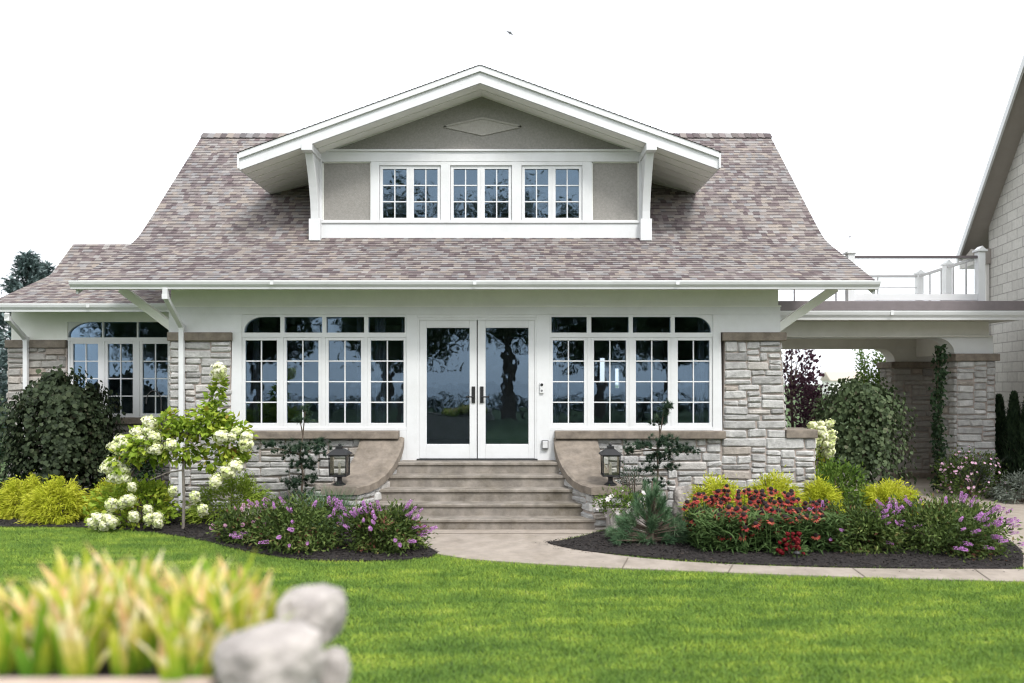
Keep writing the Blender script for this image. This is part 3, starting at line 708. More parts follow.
WP=[(11.9,EYE+1.32),(13.5,EYE+2.02),(14.2,EYE+2.74)]
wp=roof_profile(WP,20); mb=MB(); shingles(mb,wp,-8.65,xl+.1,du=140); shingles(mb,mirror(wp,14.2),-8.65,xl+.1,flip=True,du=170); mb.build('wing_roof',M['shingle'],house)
mb=MB(); slab_under(mb,wp,-8.63,xl+.05,.11); slab_under(mb,mirror(wp,14.2),-8.63,xl+.05,.11); mb.build('wing_soffit',M['soffit'],house)
for q_ in (wp,mirror(wp,14.2)): mb=MB(); slab_under(mb,q_,-8.66,-8.625,.16); mb.build('rake_board',M['white'],house)
gutter(-8.7,xl-.0,11.895,EYE+1.30,.13)
b=MB(); b.box(-8.62,xl,11.9,11.93,EYE+1.19,EYE+1.29); b.build('eave_board',M['white'],house)
downspout([(X(8,11.85),11.83,Z(313,11.85)),(X(9.5,11.9),11.86,Z(319,11.9)),(X(25,12.3),12.32,Z(339,12.3)),(X(25,12.3),12.32,.1)])

# ================================================================== CARPORT
cp=thing('carport','flat roofed carport on stone pillars with a white railed deck, right of the house','carport',(6.5,13.5,0))
def cpart(name,mb,m,bev=0): return mb.build(name,M[m],cp,bevel=bev)
FY=12.4; PY=13.0
def cz(p,Y): return Z(p,Y)
b=MB(); b.box(xr+.005,9.0,FY-.02,15.6,cz(310.5,FY),cz(301,FY)); cpart('roof_edge',b,'darkbrown',.006)
b=MB(); b.box(xr+.006,8.985,FY+.1,15.5,cz(320,FY)+.03,cz(310.5,FY)-.003); cpart('roof_deck',b,'beam')
gutter(xr+.01,9.0,FY+.1,cz(310.8,FY),.155,.13,cp); 
b=MB(); zb,zt_=cz(336,PY),cz(320,FY)+.03
b.box(xr+.01,X(989,PY),PY,PY+.35,zb,zt_); b.box(xr+.01,X(991,PY),PY-.03,PY+.02,zb-.02,zb+.012); cpart('front_beam',b,'beam',.006)
def arch(x0,x1,y0,y1,ztop,zspr,r,rise):
    pts=[(x0,ztop),(x1,ztop),(x1,zspr)]; xs=x1-r[1]
    pts=[(x0,ztop),(x0,ztop-rise)]
    n=12
    pts.append((x0+.01,ztop-rise))
    for i in range(n+1):
        a=math.pi/2*i/n; pts.append((xs-r[0]+r[0]*math.sin(a), zspr+(ztop-rise-zspr)*math.cos(a)**1.0))
    pts+=[(xs,zspr),(x1,zspr),(x1,ztop)]
    bb=MB(); bb.prism(pts[::-1],'y',y0,y1); return bb
px0,px1=X(957,PY),X(995,PY); pw=.78
bb=arch(xr+.01,px1-.02,PY+.02,PY+.33,zb,cz(353.5,PY),(.34,.70),.03); cpart('arch_board',bb,'white')
ZCAP=cz(361,PY)
def pillar(x0,x1,y0,dep,zc,m,seed):
    p=stone_wall('pillar',cp,x0,x1,y0,.0,zc,seed,depth=dep,m=m,sides='lr')
    b=MB(); b.box(x0-.06,x1+.06,y0-.06,y0+dep+.06,zc,zc+.13); b.build('cap',M['brownstone'],p,bevel=.012)
    b=MB(); b.box(x0-.09,x1+.09,y0-.09,y0+dep+.05,-.02,.13); b.build('plinth',M['brownstone'],p,bevel=.02)
pillar(px0,px1,PY,.46,ZCAP,'stone',61)
RY=14.9
rz_=Z(368,RY)
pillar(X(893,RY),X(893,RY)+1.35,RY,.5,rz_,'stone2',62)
b=MB(); b.box(xr+.01,8.95,RY,RY+.4,Z(347,RY),zt_); cpart('rear_beam',b,'beam')
bb=arch(xr+.01,X(893,RY)+1.3,RY+.02,RY+.38,Z(347,RY)-.002,rz_+.13,(.3,1.25),.03); cpart('rear_arch',bb,'beam')
b=MB(); b.box(xr+.02,8.6,PY+.35,RY,zt_-.02,zt_); cpart('ceiling',b,'beam')
b=MB(); b.box(px1-.35,px1-.05,PY+.34,RY+.3,ZCAP+.14,zt_-.03); cpart('side_beam',b,'beam')
# deck railing
zd=cz(301,FY); 
def post(x,y,zt__):
    b=MB(); b.box(x-.06,x+.06,y-.06,y+.06,zd,zt__); b.box(x-.085,x+.085,y-.085,y+.085,zt__,zt__+.035)
    b.prism([(x-.07,zt__+.035),(x+.07,zt__+.035),(x,zt__+.10)],'y',y-.07,y+.07); return cpart('railing_post',b,'white',.004)
RF,RB=12.75,15.05
zr=cz(256.5,RF); zr2=Z(274,RB)
pfx,prx=X(850,RF),X(980,RF); pbx=X(917,RB)+.05
post(pfx,RF,zr+.04); post(prx,RF,zr+.08); post(pbx,RB,zr+.03); post((prx+pbx)/2+.0,(RF+RB)/2,zr+.03); post(xr+.45,RB,zr+.03)
b=MB(); b.box(pfx,prx,RF-.035,RF+.035,zr-.03,zr+.01); b.box(xr+.1,pbx,RB-.035,RB+.035,zr-.03,zr+.01); b.bar((prx,RF,zr-.01),(pbx,RB,zr-.01),.07,.04); cpart('handrail',b,'railcap')
b=MB(); b.box(pfx,prx,RF-.03,RF+.03,zd+.05,zd+.16); b.box(xr+.1,pbx,RB-.03,RB+.03,zd+.05,zd+.16); b.bar((prx,RF,zd+.1),(pbx,RB,zd+.1),.06,.1); cpart('bottom_rail',b,'white')
b=MB()
for i in range(1,5): x_=xr+.1+(pbx-xr-.1)*i/5; b.box(x_-.011,x_+.011,RB-.011,RB+.011,zd+.1,zr)
for i in range(1,5): t_=i/5; x_=prx+(pbx-prx)*t_; y_=RF+(RB-RF)*t_; b.box(x_-.011,x_+.011,y_-.011,y_+.011,zd+.1,zr)
for q in (.28,): b.bar((xr+.1,RB,zd+q+.3),(pbx,RB,zd+q+.3),.014,.014)
cpart('baluster',b,'railcap')
b=MB(); b.tube([(pfx,RF,zr+.12),(pfx,RF,zr+.34)],.006,6); b.tube([(pfx,RF,zr+.34),(pfx,RF,zr+.36)],.013,6); cpart('finial_rod',b,'railcap')
m_,t_,b_,o_=mat('frosted_rail_panel'); b_.inputs['Base Color'].default_value=(.9,.9,.9,1); b_.inputs['Roughness'].default_value=.3
tr_=N(t_,'ShaderNodeBsdfTransparent'); tr_.inputs[0].default_value=(.97,.98,.98,1); mi_=N(t_,'ShaderNodeMixShader',Fac=.82); t_.links.new(b_.outputs[0],mi_.inputs[1]); t_.links.new(tr_.outputs[0],mi_.inputs[2]); t_.links.new(mi_.outputs[0],o_.inputs[0]); M['frost']=m_
b=MB(); b.box(pfx+.07,prx-.07,RF-.005,RF+.005,zd+.17,zr-.035); cpart('railing_panel',b,'frost')
b=MB(); b.box(xr+.5,pbx-.07,RB-.005,RB+.005,zd+.17,zr-.035); cpart('railing_panel',b,'frost')

# ================================================================== NEIGHBOUR
A=Vector((9.89,16,0)); d_=Vector((-.21,-.977,0)).normalized()
nb=thing('neighbour_house','beige block house with a steep gable at the right edge of the photo','house',(10.27,15.92,0),rotz=math.atan2(d_.y,d_.x))
# local x runs towards the camera along the gable wall, local y points away from it (out to the left is -y)
def npart(name,mb,m,bev=0): return mb.build(name,M[m],nb,local=True,bevel=bev)
ze=EYE+2.95-.12; w0,w1=.62,5.6; sl=1.0; mid=(w0+w1)/2
side=1 if Vector((math.cos(nb.rotation_euler.z+R(90)),math.sin(nb.rotation_euler.z+R(90)),0)).x>0 else -1
def Yl(v): return v*side
b=MB(); pr=[(w0,0),(w1,0),(w1,ze+.5),(mid,ze+.5+(mid-w0)*sl),(w0,ze+.5)]; b.prism(pr,'y',Yl(0),Yl(.2)); b.box(w0,w0+.2,Yl(.2),Yl(8),0,ze+.5); b.box(w1-.2,w1,Yl(.2),Yl(8),0,ze+.5); b.box(w0,w1,Yl(7.8),Yl(8),0,ze+.5)
npart('wall',b,'block')
rt=lambda x: ze+.30+.0+(mid-abs(x-mid)-w0)*sl+.33
b=MB()
for s_ in (-1,1):
    xe=mid+s_*(mid-w0+.62)
    for (nm) in (0,):
        b.prism([(xe,rt(xe)-.10),(mid,rt(mid)-.10),(mid,rt(mid)),(xe,rt(xe))],'y',Yl(-.38),Yl(8.3))
npart('roof',b,'shingle')
b=MB()
for s_ in (-1,1):
    xe=mid+s_*(mid-w0+.60)
    b.prism([(xe,rt(xe)-.16),(mid,rt(mid)-.16),(mid,rt(mid)-.105),(xe,rt(xe)-.105)],'y',Yl(-.35),Yl(8.2))
M['nsoffit']=plain('brown_soffit',(.30,.27,.24),.7,.06,5); npart('soffit',b,'nsoffit')
b=MB()
for s_ in (-1,1):
    xe=mid+s_*(mid-w0+.61)
    b.prism([(xe,rt(xe)-.22),(mid,rt(mid)-.22),(mid,rt(mid)-.02),(xe,rt(xe)-.02)],'y',Yl(-.405),Yl(-.365))
npart('rake_board',b,'white')
b=MB(); b.prism([(w0-.62,rt(w0-.6)-.34),(w0+.12,rt(w0-.6)-.34),(w0+.12,rt(w0-.6)-.02),(w0-.0,rt(w0-.6)-.0),(w0-.62,rt(w0-.6)-.22)],'y',Yl(-.34),Yl(-.005)); npart('eave_return',b,'nsoffit')
b=MB(); b.bar((w0+.05,Yl(-.05),rt(w0-.6)-.3),(w0+.05,Yl(-.05),.1),.07,.06); npart('downspout',b,'beam')
# small house far behind, seen under the carport
b=thing('far_house','small distant house with a beige roof seen beyond the carport','house',(X(843,130),130,0))
q=MB(); q.box(-3,3,-2,2,0,2.5); q.build('wall',M['cream'],b,local=True)
q=MB(); q.prism([(-2.4,2.4),(2.4,2.4),(0,4.1)],'x',-3.3,3.3); q.build('roof',plain('beige_far_roof',(.42,.37,.31),.9),b,local=True)

# ================================================================== FOLIAGE TOOLS
class Fol:
    """many small leaves in one mesh, one tint per leaf"""
    def __init__(s,seed): s.r=np.random.default_rng(seed); s.V=[]; s.Q=[]; s.T=[]; s.n=0
    def leaves(s,P,D,Nn,ln,wd,tint,fold=.25,curl=.0):
        """P base, D direction of the midrib, Nn face normal; kite-shaped folded leaves"""
        P=np.asarray(P,float); n=len(P)
        if n==0: return
        D=D/(np.linalg.norm(D,axis=1,keepdims=True)+1e-9); S=np.cross(D,Nn); S/=np.linalg.norm(S,axis=1,keepdims=True)+1e-9; U=np.cross(S,D)
        ln=np.broadcast_to(ln,(n,))[:,None]; wd=np.broadcast_to(wd,(n,))[:,None]
        a=P; c=P+D*ln-U*ln*curl; b=P+D*ln*.45+S*wd*.5+U*wd*fold; d=P+D*ln*.45-S*wd*.5+U*wd*fold
        V=np.stack([a,b,c,d],1).reshape(-1,3); i=np.arange(n)*4+s.n
        s.V.append(V); s.Q.append(np.stack([i,i+1,i+2,i,i+2,i+3],1).reshape(-1,3)); s.T.append(np.repeat(np.broadcast_to(tint,(n,)),2)); s.n+=4*n
    def rounds(s,P,D,Nn,ln,tint,fold=.1):
        """round heart-like leaves of six points"""
        n=len(P); D=D/(np.linalg.norm(D,axis=1,keepdims=True)+1e-9); S=np.cross(D,Nn); S/=np.linalg.norm(S,axis=1,keepdims=True)+1e-9; U=np.cross(S,D); ln=np.broadcast_to(ln,(n,))[:,None]
        pts=[P,P+ln*(D*.22+S*.44+U*fold),P+ln*(D*.68+S*.42+U*fold*.8),P+ln*(D*1.05-U*.12),P+ln*(D*.68-S*.42+U*fold*.8),P+ln*(D*.22-S*.44+U*fold)]
        V=np.stack(pts,1).reshape(-1,3); i=np.arange(n)*6+s.n
        s.V.append(V); s.Q.append(np.stack([i,i+1,i+2,i,i+2,i+3,i,i+3,i+4,i,i+4,i+5],1).reshape(-1,3)); s.T.append(np.repeat(np.broadcast_to(tint,(n,)),4)); s.n+=6*n
    def blades(s,P,D,bend,ln,wd,tint,seg=3):
        """long narrow blades that bend over"""
        P=np.asarray(P,float); n=len(P); D=D/np.linalg.norm(D,axis=1,keepdims=True)
        S=np.cross(D,bend+s.r.normal(0,.2,(n,3))); S/=np.linalg.norm(S,axis=1,keepdims=True)+1e-9
        ln=np.broadcast_to(ln,(n,))[:,None]; wd=np.broadcast_to(wd,(n,))[:,None]; rows=[]
        for k in range(seg+1):
            t=k/seg; c=P+D*ln*t+bend*ln*t*t; w_=wd*(1-t**2.2)*(.75+.5*t)*.5+.0004
            rows+= [c-S*w_,c+S*w_]
        V=np.stack(rows,1).reshape(-1,3); m=2*(seg+1); base=np.arange(n)*m+s.n; q=[]; tt=[]
        for k in range(seg):
            a=base+2*k; q.append(np.stack([a,a+1,a+3],1)); q.append(np.stack([a,a+3,a+2],1)); tt+= [tint(k/seg) if callable(tint) else np.broadcast_to(tint,(n,))]*2
        s.V.append(V); s.Q.append(np.stack(q,1).reshape(-1,3)); s.T.append(np.stack([np.broadcast_to(x,(n,)) for x in tt],1).reshape(-1)); s.n+=m*n
    def build(s,name,mats,parent=None,kind=None):
        off=np.zeros(3); p=parent
        while p is not None: off+=np.array(p.location); p=p.parent
        V=(np.concatenate(s.V)-off).astype(np.float32); Q=np.concatenate(s.Q).astype(np.int32); T=np.concatenate(s.T).astype(np.float32)
        me=bpy.data.meshes.new(name); me.vertices.add(len(V)); me.vertices.foreach_set('co',V.ravel())
        me.loops.add(Q.size); me.loops.foreach_set('vertex_index',Q.ravel()); me.polygons.add(len(Q))
        me.polygons.foreach_set('loop_start',np.arange(len(Q),dtype=np.int32)*3)
        me.update(calc_edges=True); a=me.attributes.new('tint','FLOAT','FACE'); a.data.foreach_set('value',T)
        me.materials.append(mats); o=bpy.data.objects.new(name,me); COL.objects.link(o)
        if parent is not None: o.parent=parent
        if kind: o['kind']=kind
        return o
def unit(v): return v/(np.linalg.norm(v,axis=-1,keepdims=True)+1e-9)
def dirs(r,n,up=0.): 
    v=unit(r.normal(0,1,(n,3))); v[:,2]+=up; return unit(v)
def clumped(r,n,c,rad,nc,spread,shell=.55,zmin=None):
    """leaf positions gathered in uneven clumps through an ellipsoid; returns points, outward dirs, clump tint"""
    cd=dirs(r,nc); cr=shell+(1-shell)*r.random(nc)**.6; cc=cd*cr[:,None]
    k=r.integers(0,nc,n); p=cc[k]+r.normal(0,spread,(n,3)); out=unit(p+1e-6)
    P=np.array(c)+p*np.array(rad)
    if zmin is not None: P[:,2]=np.maximum(P[:,2],zmin+r.random(n)*.05)
    return P,out,r.random(nc)[k]
def bush(fol,c,rad,n,nc,ln,wd,spread=.16,droop=0.,upb=.3,shell=.55,zmin=.03,jit=.7,fold=.25):
    r=fol.r; P,o,ct=clumped(r,n,c,rad,nc,spread,shell,zmin)
    D=unit(o+r.normal(0,jit,(n,3))+np.array([0,0,upb-droop])); Nn=unit(o*.8+r.normal(0,.5,(n,3))+np.array([0,0,.5]))
    s_=r.uniform(.7,1.25,n); fol.leaves(P,D,Nn,ln*s_,wd*s_,np.clip(.55*ct+.45*r.random(n),0,1),fold); return P,o
def stems(name,parent,base,tips,r0,r1,m,seed=0,n=5):
    rg=random.Random(seed); b=MB()
    for t in tips:
        p0=Vector(base)+Vector((rg.uniform(-.03,.03),rg.uniform(-.03,.03),0)); p3=Vector(t); md=(p0+p3)/2+Vector((0,0,abs(p3.z-p0.z)*.12))
        b.tube([p0,(p0+md)/2+Vector((rg.uniform(-.02,.02),0,0)),md,p3],[r0,r0*.8,(r0+r1)/2,r1],n)
    return b.build(name,m,parent)
LM={}
LM['grass']=None
LM['dark']=leafmat('dark_redbud_leaves',[(0,(.016,.024,.013)),(.5,(.034,.050,.024)),(.8,(.055,.072,.036)),(1,(.050,.046,.03))],.6,.12,.22)
LM['darkr']=leafmat('dark_green_purple_leaves',[(0,(.03,.045,.022)),(.5,(.065,.095,.042)),(.85,(.11,.14,.07)),(1,(.12,.085,.07))],.6,.15,.25)
LM['shrub']=leafmat('deep_green_leaves',[(0,(.015,.03,.014)),(.6,(.03,.06,.025)),(1,(.05,.085,.035))],.5,.2)
LM['gold']=leafmat('golden_cypress_foliage',[(0,(.24,.30,.02)),(.3,(.42,.47,.035)),(.7,(.58,.60,.06)),(1,(.70,.68,.12))],.65,.45,.15)
LM['green']=leafmat('juniper_green_foliage',[(0,(.10,.17,.018)),(.5,(.20,.29,.035)),(1,(.32,.39,.06))],.65,.25,.2)
LM['lime']=leafmat('bright_green_leaves',[(0,(.05,.10,.015)),(.5,(.11,.19,.03)),(1,(.2,.28,.06))],.5,.35)
LM['hyd']=leafmat('hydrangea_leaves',[(0,(.11,.19,.018)),(.5,(.26,.37,.04)),(.85,(.42,.48,.06)),(.94,(.30,.24,.04)),(1,(.28,.13,.03))],.5,.35)
LM['bfly']=leafmat('butterfly_bush_leaves',[(0,(.030,.045,.016)),(.4,(.062,.10,.026)),(.7,(.11,.16,.04)),(.84,(.17,.21,.06)),(.9,(.15,.06,.04)),(1,(.20,.075,.06))],.55,.25)
LM['cone']=leafmat('coneflower_leaves',[(0,(.035,.07,.02)),(.5,(.075,.13,.04)),(1,(.13,.19,.065))],.5,.3)
LM['pine']=leafmat('dark_pine_needles',[(0,(.015,.032,.02)),(.6,(.035,.065,.038)),(1,(.07,.105,.06))],.5,.05)
LM['bluepine']=leafmat('blue_green_needles',[(0,(.04,.085,.045)),(.6,(.10,.18,.09)),(1,(.18,.26,.14))],.5,.1)
LM['spruce']=leafmat('blue_spruce_needles',[(0,(.05,.075,.075)),(.6,(.11,.155,.15)),(1,(.19,.24,.235))],.6,.05)
LM['purple']=leafmat('purple_plum_leaves',[(0,(.035,.014,.026)),(.6,(.08,.034,.055)),(1,(.15,.07,.09))],.5,.3)
LM['cyp']=leafmat('arborvitae_foliage',[(0,(.012,.025,.013)),(.6,(.028,.05,.024)),(1,(.05,.08,.035))],.6,.1)
LM['iris']=leafmat('iris_blades',[(0,(.10,.24,.02)),(.35,(.24,.40,.035)),(.58,(.52,.56,.06)),(.76,(.74,.66,.18)),(.9,(.88,.79,.48)),(.98,(.86,.76,.55)),(1,(.74,.50,.24))],.5,.4)
LM['grey']=leafmat('silver_green_foliage',[(0,(.09,.11,.09)),(1,(.24,.27,.22))],.7,.15)
LM['tree']=leafmat('broad_tree_leaves',[(0,(.02,.035,.012)),(.5,(.045,.075,.022)),(1,(.08,.11,.035))],.5,.3)
def petal(name,stops,trans=.3): return leafmat(name,stops,.6,trans,.2)
LM['bloom']=petal('cream_hydrangea_petals',[(0,(.56,.66,.22)),(.35,(.78,.80,.46)),(.7,(.86,.85,.66)),(1,(.88,.86,.76))])
LM['violet']=petal('violet_butterfly_petals',[(0,(.38,.13,.42)),(.6,(.60,.29,.62)),(1,(.76,.52,.74))])
LM['pink']=petal('pink_petals',[(0,(.62,.30,.50)),(.6,(.74,.44,.60)),(1,(.82,.66,.74))])
LM['coral']=petal('coral_red_petals',[(0,(.24,.025,.028)),(.5,(.40,.06,.05)),(1,(.52,.14,.09))])
LM['deepred']=petal('deep_red_petals',[(0,(.10,.006,.010)),(1,(.26,.018,.024))])
LM['whitep']=petal('white_petals',[(0,(.78,.70,.70)),(1,(.86,.84,.80))])
M['conehead']=plain('dark_cone_centre',(.016,.006,.006),.9,.3,60)
def at(px,py,dz_=0.034): x,y=G(px,py); return (x,y,dz_)

# --- flower heads (one of each kind is built, then copied)
def fm(fol,mat_): 
    o=fol.build('flower_head',mat_); return o
def head_bloom(seed,r=.066,cone=1.3):
    f=Fol(seed); n=230; d=dirs(f.r,n,.15); P=d*np.array([r,r,r*cone])*f.r.uniform(.55,1.12,n)[:,None]*(1+.22*np.sin(d[:,:1]*4+seed)*np.cos(d[:,1:2]*5+seed)); D=unit(np.cross(d,f.r.normal(0,1,(n,3)))); f.leaves(P-D*.02,D,d,.040,.036,f.r.random(n),.1); return f
def head_spike(seed,L_=.14,r=.022):
    f=Fol(seed); n=110; t=f.r.random(n); a=f.r.uniform(0,6.28,n); rr=r*(1-t**1.6*.8); d=np.stack([np.cos(a),np.sin(a),np.full(n,.3)],1)
    P=np.stack([np.cos(a)*rr*.6,np.sin(a)*rr*.6,t*L_],1); f.leaves(P,unit(d),unit(f.r.normal(0,1,(n,3))),.016,.013,f.r.random(n),.1); return f
def head_small(seed,r=.022):
    f=Fol(seed); n=6; a=np.arange(n)/n*6.28; d=np.stack([np.cos(a),np.sin(a),np.full(n,.25)],1); f.leaves(np.zeros((n,3)),d,np.tile([0,0,1.],(n,1)),r,r*.8,f.r.random(n),.1); return f
PROTO={}
def proto(k):
    if k in PROTO: return PROTO[k]
    if k=='bloom': me=[head_bloom(i).build('tmp',LM['bloom']) for i in (1,2,3)]
    elif k=='violet': me=[head_spike(i).build('tmp',LM['violet']) for i in (4,5,6)]
    elif k=='pink': me=[head_spike(i,.085,.026).build('tmp',LM['pink']) for i in (7,8)]
    elif k=='pinks': me=[head_small(i,.03).build('tmp',LM['pink']) for i in (9,10)]
    elif k=='white': me=[head_small(i,.03).build('tmp',LM['whitep']) for i in (11,12)]
    elif k=='redball': me=[head_bloom(i,.045,.9).build('tmp',LM['deepred']) for i in (13,14)]
    elif k=='cone':
        me=[]
        for sd_ in (15,16,17):
            f=Fol(sd_); n=13; a=np.arange(n)/n*6.28+f.r.normal(0,.1,n); d=np.stack([np.cos(a),np.sin(a),f.r.uniform(-.75,-.25,n)],1)
            f.leaves(d*.010,unit(d),np.tile([0,0,1.],(n,1)),.042,.017,f.r.random(n),.05); o=f.build('tmp',LM['coral']); 
            b=MB(); b.lathe((0,0,-.006),[(.016,0),(.024,.008),(.021,.022),(.010,.032)],9); c=b.build('tmp',M['conehead'])
            # join the centre into the head's mesh
            bm=bmesh.new(); bm.from_mesh(o.data); nf=len(bm.faces); bm.from_mesh(c.data); bm.faces.ensure_lookup_table()
            o.data.materials.append(M['conehead'])
            for fc in bm.faces[nf:]: fc.material_index=1
            bm.to_mesh(o.data); bm.free(); bpy.data.objects.remove(c); me.append(o)
    out=[o.data for o in me]
    for o in me: bpy.data.objects.remove(o)
    PROTO[k]=out; return out
def heads(k,parent,pts,dirs_,seed,smin=.85,smax=1.2):
    rg=random.Random(seed); ms=proto(k); off=Vector(parent.location)
    for p,d in zip(pts,dirs_):
        o=bpy.data.objects.new('flower_head',rg.choice(ms)); COL.objects.link(o); o.parent=parent
        o.location=Vector(p)-off; q=Vector(d).to_track_quat('Z','Y'); e=q.to_euler(); o.rotation_euler=e; sc=rg.uniform(smin,smax); o.scale=(sc,)*3

# ================================================================== PLANTS, LEFT OF THE STEPS
# big dark weeping tree, left and right: an umbrella of hanging leafy strands
def weeping(label,c,rad,h,n,m,seed,leaf=.085):
    t=thing('weeping_tree',label,'tree',(c[0],c[1],.03),'weeping trees either side of the house'); f=Fol(seed); r=f.r
    ns=260; a=r.uniform(0,6.28,ns); R0=rad*r.uniform(.12,1,ns)**.5*(1+.13*np.sin(2*a+seed)+.10*np.sin(5*a+seed*2)+r.normal(0,.05,ns)); k=r.integers(0,ns,n); u=r.random(n)
    # strands arch out from the top then hang
    rr=R0[k]*np.minimum(1,(u/.24))**.55*(1+.07*np.sin(a[k]*5))*(1-.10*np.maximum(0,u-.6)); top=h*(1-.16*(R0[k]/rad)**2.5)*(1+.06*np.sin(a[k]*3+seed)+.05*np.sin(a[k]*7))
    zz=top-(top-.12)*np.maximum(0,u-.22)/.78*r.uniform(.55,1,ns)[k]
    zz-=.10*np.minimum(1,(R0[k]/rad))*(u<.3)*0; P=np.stack([c[0]+np.cos(a[k])*rr,c[1]+np.sin(a[k])*rr,zz],1)+r.normal(0,.045,(n,3))
    o=np.stack([np.cos(a[k]),np.sin(a[k]),np.full(n,.25)],1); D=unit(o*.35+np.array([0,0,-1.])+r.normal(0,.35,(n,3))); Nn=unit(o+r.normal(0,.35,(n,3))+np.array([0,0,.35]))
    s_=r.uniform(.45,1.2,n); f.rounds(P,D,Nn,leaf*s_,np.clip(r.random(n)*.6+r.random(ns)[k]*.4,0,1))
    f.build('crown',m,t)
    b=MB(); cc=Vector((c[0],c[1],0)); b.tube([cc+Vector((0,0,-.05)),cc+Vector((.03,0,.6)),cc+Vector((-.02,.02,1.2)),cc+Vector((0,0,h*.88))],[.06,.05,.042,.03],9)
    for i in range(9): an=i*.7; b.tube([cc+Vector((0,0,h*.82)),cc+Vector((math.cos(an)*rad*.4,math.sin(an)*rad*.4,h*.93)),cc+Vector((math.cos(an)*rad*.75,math.sin(an)*rad*.75,h*.72))],[.022,.015,.006],6)
    b.build('trunk',M['bark'],t); return t
weeping('large dark green weeping tree with round leaves at the left, before the side wing',(X(61,11.5),11.5),.72,1.98,9500,LM['dark'],101,.072)
weeping('dark weeping tree on the right bed, before the carport opening',(X(861,11.9),11.9),.70,1.93,6000,LM['darkr'],102,.066)
def shrub(name,label,cat,c,rad,n,nc,ln,wd,m,seed,group=None,stem=True,**kw):
    t=thing(name,label,cat,(c[0],c[1],.03),group); f=Fol(seed); z=.03+rad[2]*.85
    P,o=bush(f,(c[0],c[1],z*kw.pop('zc',.62)),rad,n,nc,ln,wd,**kw); f.build('foliage',m,t)
    if stem:
        idx=f.r.integers(0,len(P),10); stems('stem',t,(c[0],c[1],0),[P[i] for i in idx],.012,.004,M['bark'],seed)
    return t,P,o
shrub('dark_shrub','dark green leafy shrub cut off by the left edge of the photo','shrub',(X(-6,11.2),11.2),(.5,.45,.95),2600,60,.07,.045,LM['shrub'],103,zc=.75)
shrub('dark_shrub','low dark green shrub between the weeping tree and the wing windows','shrub',(X(120,11.9),11.9),(.55,.4,.55),2200,50,.06,.04,LM['shrub'],104,zc=1.0)
# golden cypress mounds: fine drooping threads
def mound(name,label,c,rad,n,m,seed,group,cat='shrub',ln=.075,wd=.014):
    t=thing(name,label,cat,(c[0],c[1],.03),group); f=Fol(seed); r=f.r
    nc=90; cd=dirs(r,nc); cd[:,2]=np.abs(cd[:,2])*.9+.03; cd=unit(cd); amp=r.uniform(.84,1.05,nc); k=r.integers(0,nc,n)
    p=cd[k]*amp[k][:,None]*r.uniform(.45,1,n)[:,None]**.5+r.normal(0,.075,(n,3)); p[:,2]=np.maximum(p[:,2],0.02)
    P=np.array([c[0],c[1],.03])+p*np.array(rad); o=unit(p*np.array([1,1,.8]))
    D=unit(o+r.normal(0,.38,(n,3))+np.array([0,0,.15])); be=np.stack([r.normal(0,.15,n),r.normal(0,.15,n),-r.uniform(.2,.7,n)],1)
    f.blades(P,D,be,ln*r.uniform(.6,1.3,n),wd,np.clip(r.random(n)*.5+r.random(nc)[k]*.35+.15*amp[k],0,1),2); f.build('foliage',m,t)
    tp=[tuple(P[i]) for i in r.integers(0,n,9)]; stems('stem',t,(c[0],c[1],0),tp,.014,.004,M['bark'],seed); return t
gc='golden cypress shrubs in the beds'
def gb(px,py,wpx,hpx,label,seed,n=12000,m='gold',name='golden_shrub',group=gc,dd=.35):
    x,y=G(px,py); y+=dd*wpx/2*y/F; s=y/F
    return mound(name,label,(X(px,y),y),(wpx/2*s,wpx/2*s*.8,hpx*s),n,LM[m],seed,group)
gb(22,520,46,40,'smaller golden yellow shrub at far left, partly behind its bigger neighbour',111)
gb(57,525,60,41,'bright golden mounded shrub at the front of the left bed',112,10000)
gb(112,514,44,30,'golden shrub half hidden behind the hydrangea, left of its trunk',113)
gb(232,526,84,47,'low green spreading juniper against the stone wall, right of the hydrangea',114,6500,'green','juniper_shrub',None)
gb(720,533,66,52,'golden shrub behind the red coneflowers, below the right window',115)
gb(772,531,60,54,'golden shrub against the stone wall at the foot of the right pier',116)
gb(818,526,44,41,'golden shrub between the stone wall and the bright green shrub',117)
gb(891,521,62,35,'golden shrub behind the purple butterfly bush on the right',118)
# hydrangea standard
hx0,hy0,_=at(183,531)
t=thing('hydrangea_tree','young hydrangea tree with a thin trunk and cream flower heads, left bed','tree',(hx0,hy0,.03)); f=Fol(121); r=f.r; sc_=hy0/F
def hp(px,py,dy=0): return (X(px,hy0+dy),hy0+dy,Z(py,hy0+dy))
b=MB(); b.tube([(hx0,hy0,-.05),hp(184,500),hp(183,470),hp(186,445),hp(189,425)],[.022,.02,.018,.016,.012],8)
limbs=[((188,432),(150,440),-.1),((188,432),(125,462),-.12),((187,425),(160,415),.1),((189,430),(205,412),0),((189,428),(222,440),-.1),((190,430),(238,455),.05),((205,412),(214,392),0),((214,392),(219,372),0),((186,440),(200,452),-.2),((184,470),(150,480),-.1)]
for (a,c,dy) in limbs: b.tube([hp(*a),Vector((hp(*a)))*.5+Vector(hp(c[0],c[1],dy))*.5+Vector((0,0,.03)),hp(c[0],c[1],dy)],[.012,.009,.005],6)
b.build('trunk',M['greybark'],t)
